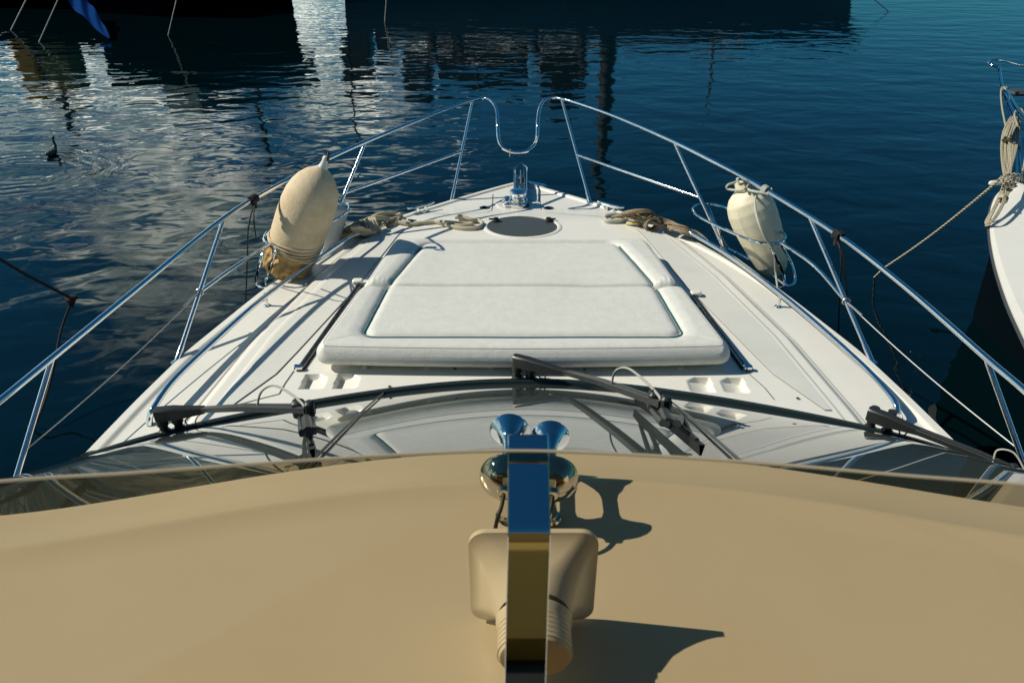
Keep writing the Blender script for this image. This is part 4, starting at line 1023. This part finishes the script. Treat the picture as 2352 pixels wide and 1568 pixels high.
# large blue grey yacht lying across the top
s_ = at(785, -3, 0); e_ = at(1966, -3, 0)
bt, a, ax, n, ln = boat('large_yacht', 'long blue grey yacht lying broadside at the top of the picture', s_+V(0, 2.9, 0), e_+V(1.2, 2.9, 0), 5.6, 1.9, M['bluehull'], boot=.3)
MB().grid([[p+V(0, -2.99, z_) for p in (s_+V(-.0, 2.9, 0), e_+V(.3, 2.9, 0))] for z_ in (-.2, .30)]) 
def side(px, y_, z_): p = aty(px, 0, y_); return V(p.x, y_, z_)
yb_ = s_.y+2.2
mb = MB(); x0_, x1_ = s_.x+2.0, e_.x-5
mb.box(((x0_+x1_)/2, yb_+.9, 2.2), (x1_-x0_, 3.6, .7), bev=.1); mb.build('cabin', M['whitehull'], bt)
mb = MB()
for xa_, xb_, z1, z2 in ((-4.2, .9, 2.7, 4.6), (1.6, 4.2, 2.6, 5.2), (-9.6, -8.0, 2.2, 4.9), (-7.6, -6.6, 1.8, 3.4), (-6.2, -4.6, 3.0, 5.4), (2.2, 3.4, 5.0, 6.0)):
    mb.box(((xa_+xb_)/2, yb_+.6, (z1+z2)/2), (xb_-xa_, 1.8, z2-z1), bev=.08)
mb.build('wheelhouse', M['dark'], bt)
for x_, z_ in ((-4.6, 2.7), (-3.2, 2.5), (.9, 2.6), (3.5, 3.0), (4.6, 2.2)):
    MB().tube([(x_, yb_-1.6, 1.4), (x_+.5, yb_-1.6, z_+.6)], .28, 8).build('deck_ventilator', M['dark'], bt)
mb = MB(); mb.tube([(5.4, yb_-.6, 1.6), (5.25, yb_-.6, 11.4)], [.44, .32], 12); 
mb.box((5.3, yb_-.6, 6.4), (1.1, .25, .2)); mb.box((5.2, yb_-.6, 8.4), (.8, .25, .2)); mb.build('mast', M['dark'], bt)
for x_, h_ in ((-9.2, 8.0), (11.2, 5.6), (-2.0, 4.9)): MB().tube([(x_, yb_-.4, 1.8), (x_+.1, yb_-.4, h_)], .07, 8).build('aerial', M['dark'], bt)
# black hulled boat at the top left
s2 = at(40, 62, 0); e2 = at(640, -22, 0)
b2, a, ax, n, ln = boat('black_motor_boat', 'black hulled boat filling the top left corner', at(215, 52, 0)+V(.4, 2.6, 0), at(640, -6, 0)+V(0, 2.6, 0), 5.2, 3.0, M['blackhull'], 'dark', boot=.2)
c0 = a+ax*ln*.55
mb = MB()
mb.box(c0+V(0, .6, 3.9), (9.5, 2.6, 1.5), Matrix.Rotation(math.atan2(ax.y, ax.x), 3, 'Z'), bev=.2); mb.build('deckhouse', mat('teal_grey_superstructure', (.05, .14, .15), .5), b2)
mb = MB(); q = a+ax*ln*.62; mb.tube([q+V(0, 0, 3), q+V(.1, 0, 8.5)], .14, 8); mb.tube([q+V(-.9, 0, 6.2), q+V(1.0, 0, 6.5)], .06, 6); mb.tube([q+V(-.6, 0, 7.4), q+V(.8, 0, 7.6)], .06, 6); mb.build('mast', M['dark'], b2)
# bow of a small boat with an orange wheelhouse, behind at far left
s3 = at(-120, 30, 0)+V(0, 3.5, 0)
b3, a3, ax3_, n3, ln3 = boat('work_boat', 'work boat with orange and olive upperworks at the far left edge', s3, at(212, 34, 0)+V(0, 3.5, 0), 3.2, 1.6, M['blackhull'], 'dark', boot=.2)
yy_ = a3.y+.2
def xq(px, y_): return aty(px, 150, y_).x
mb = MB(); mb.box(((xq(52, yy_)+xq(98, yy_))/2, yy_, 2.8), (xq(98, yy_)-xq(52, yy_), 1.0, 2.6), bev=.1); mb.build('funnel', M['orange'], b3)
MB().box(((xq(104, yy_)+xq(188, yy_))/2, yy_, 2.7), (xq(188, yy_)-xq(104, yy_), 1.2, 2.7), bev=.3).build('wheelhouse', M['olive'], b3)
mb = MB(); xm_ = xq(125, yy_); mb.tube([(xm_, yy_, 2), (xm_, yy_, 6.4)], .16, 10)
for z_, w2 in ((4.4, .9), (4.9, 1.1), (5.5, .7)): mb.box((xm_, yy_, z_), (w2*1.6, .2, .16), bev=.03)
mb.build('mast', M['dark'], b3)
# blue cover hanging at a stern
mb = MB(); rows = []
for t in np.linspace(0, 1, 24):
    c = at(165+85*t, -14+102*t, .9*(1-t)+.1); wd_ = .55*(1-t)**.7+.04
    rows.append([c+V(wd_*(u_-.5)*1.6, 0, .12*math.sin(u_*9+t*14)*(1-t)) for u_ in np.linspace(0, 1, 9)])
mb.grid(rows); mb.grid([[p+V(0, .03, -.02) for p in r_] for r_ in rows]); o = mb.build('hanging_tarpaulin', M['bluecov']); tag(o, 'crumpled blue cloth trailing towards the water at the top left', 'cloth')
# thin lines in the distance
def line(p, q, r_, label, m_='ropewhite'):
    o = MB().tube([p, q], r_, 6).build('boat_line', M[m_]); tag(o, label, 'rope', 'thin pale mooring lines of the far boats')
line(at(25, 70, .0), at(70, -20, 1.4), .022, 'pale line at the top left corner, left one of a close pair')
line(at(89, 98, -.02), at(142, -20, 1.6), .022, 'pale line at the top left, right one of a close pair beside the blue cloth')
line(at(386, 82, -.02), at(410, -20, 1.8), .016, 'pale line in front of the black hull, right of the blue cloth')
line(at(884, 52, -.02), at(889, -20, 1.3), .022, 'pale line entering the water before the long blue grey yacht')
line(at(2042, 28, -.02), at(1985, -20, 1.0), .02, 'pale line slanting into open water at the top right')
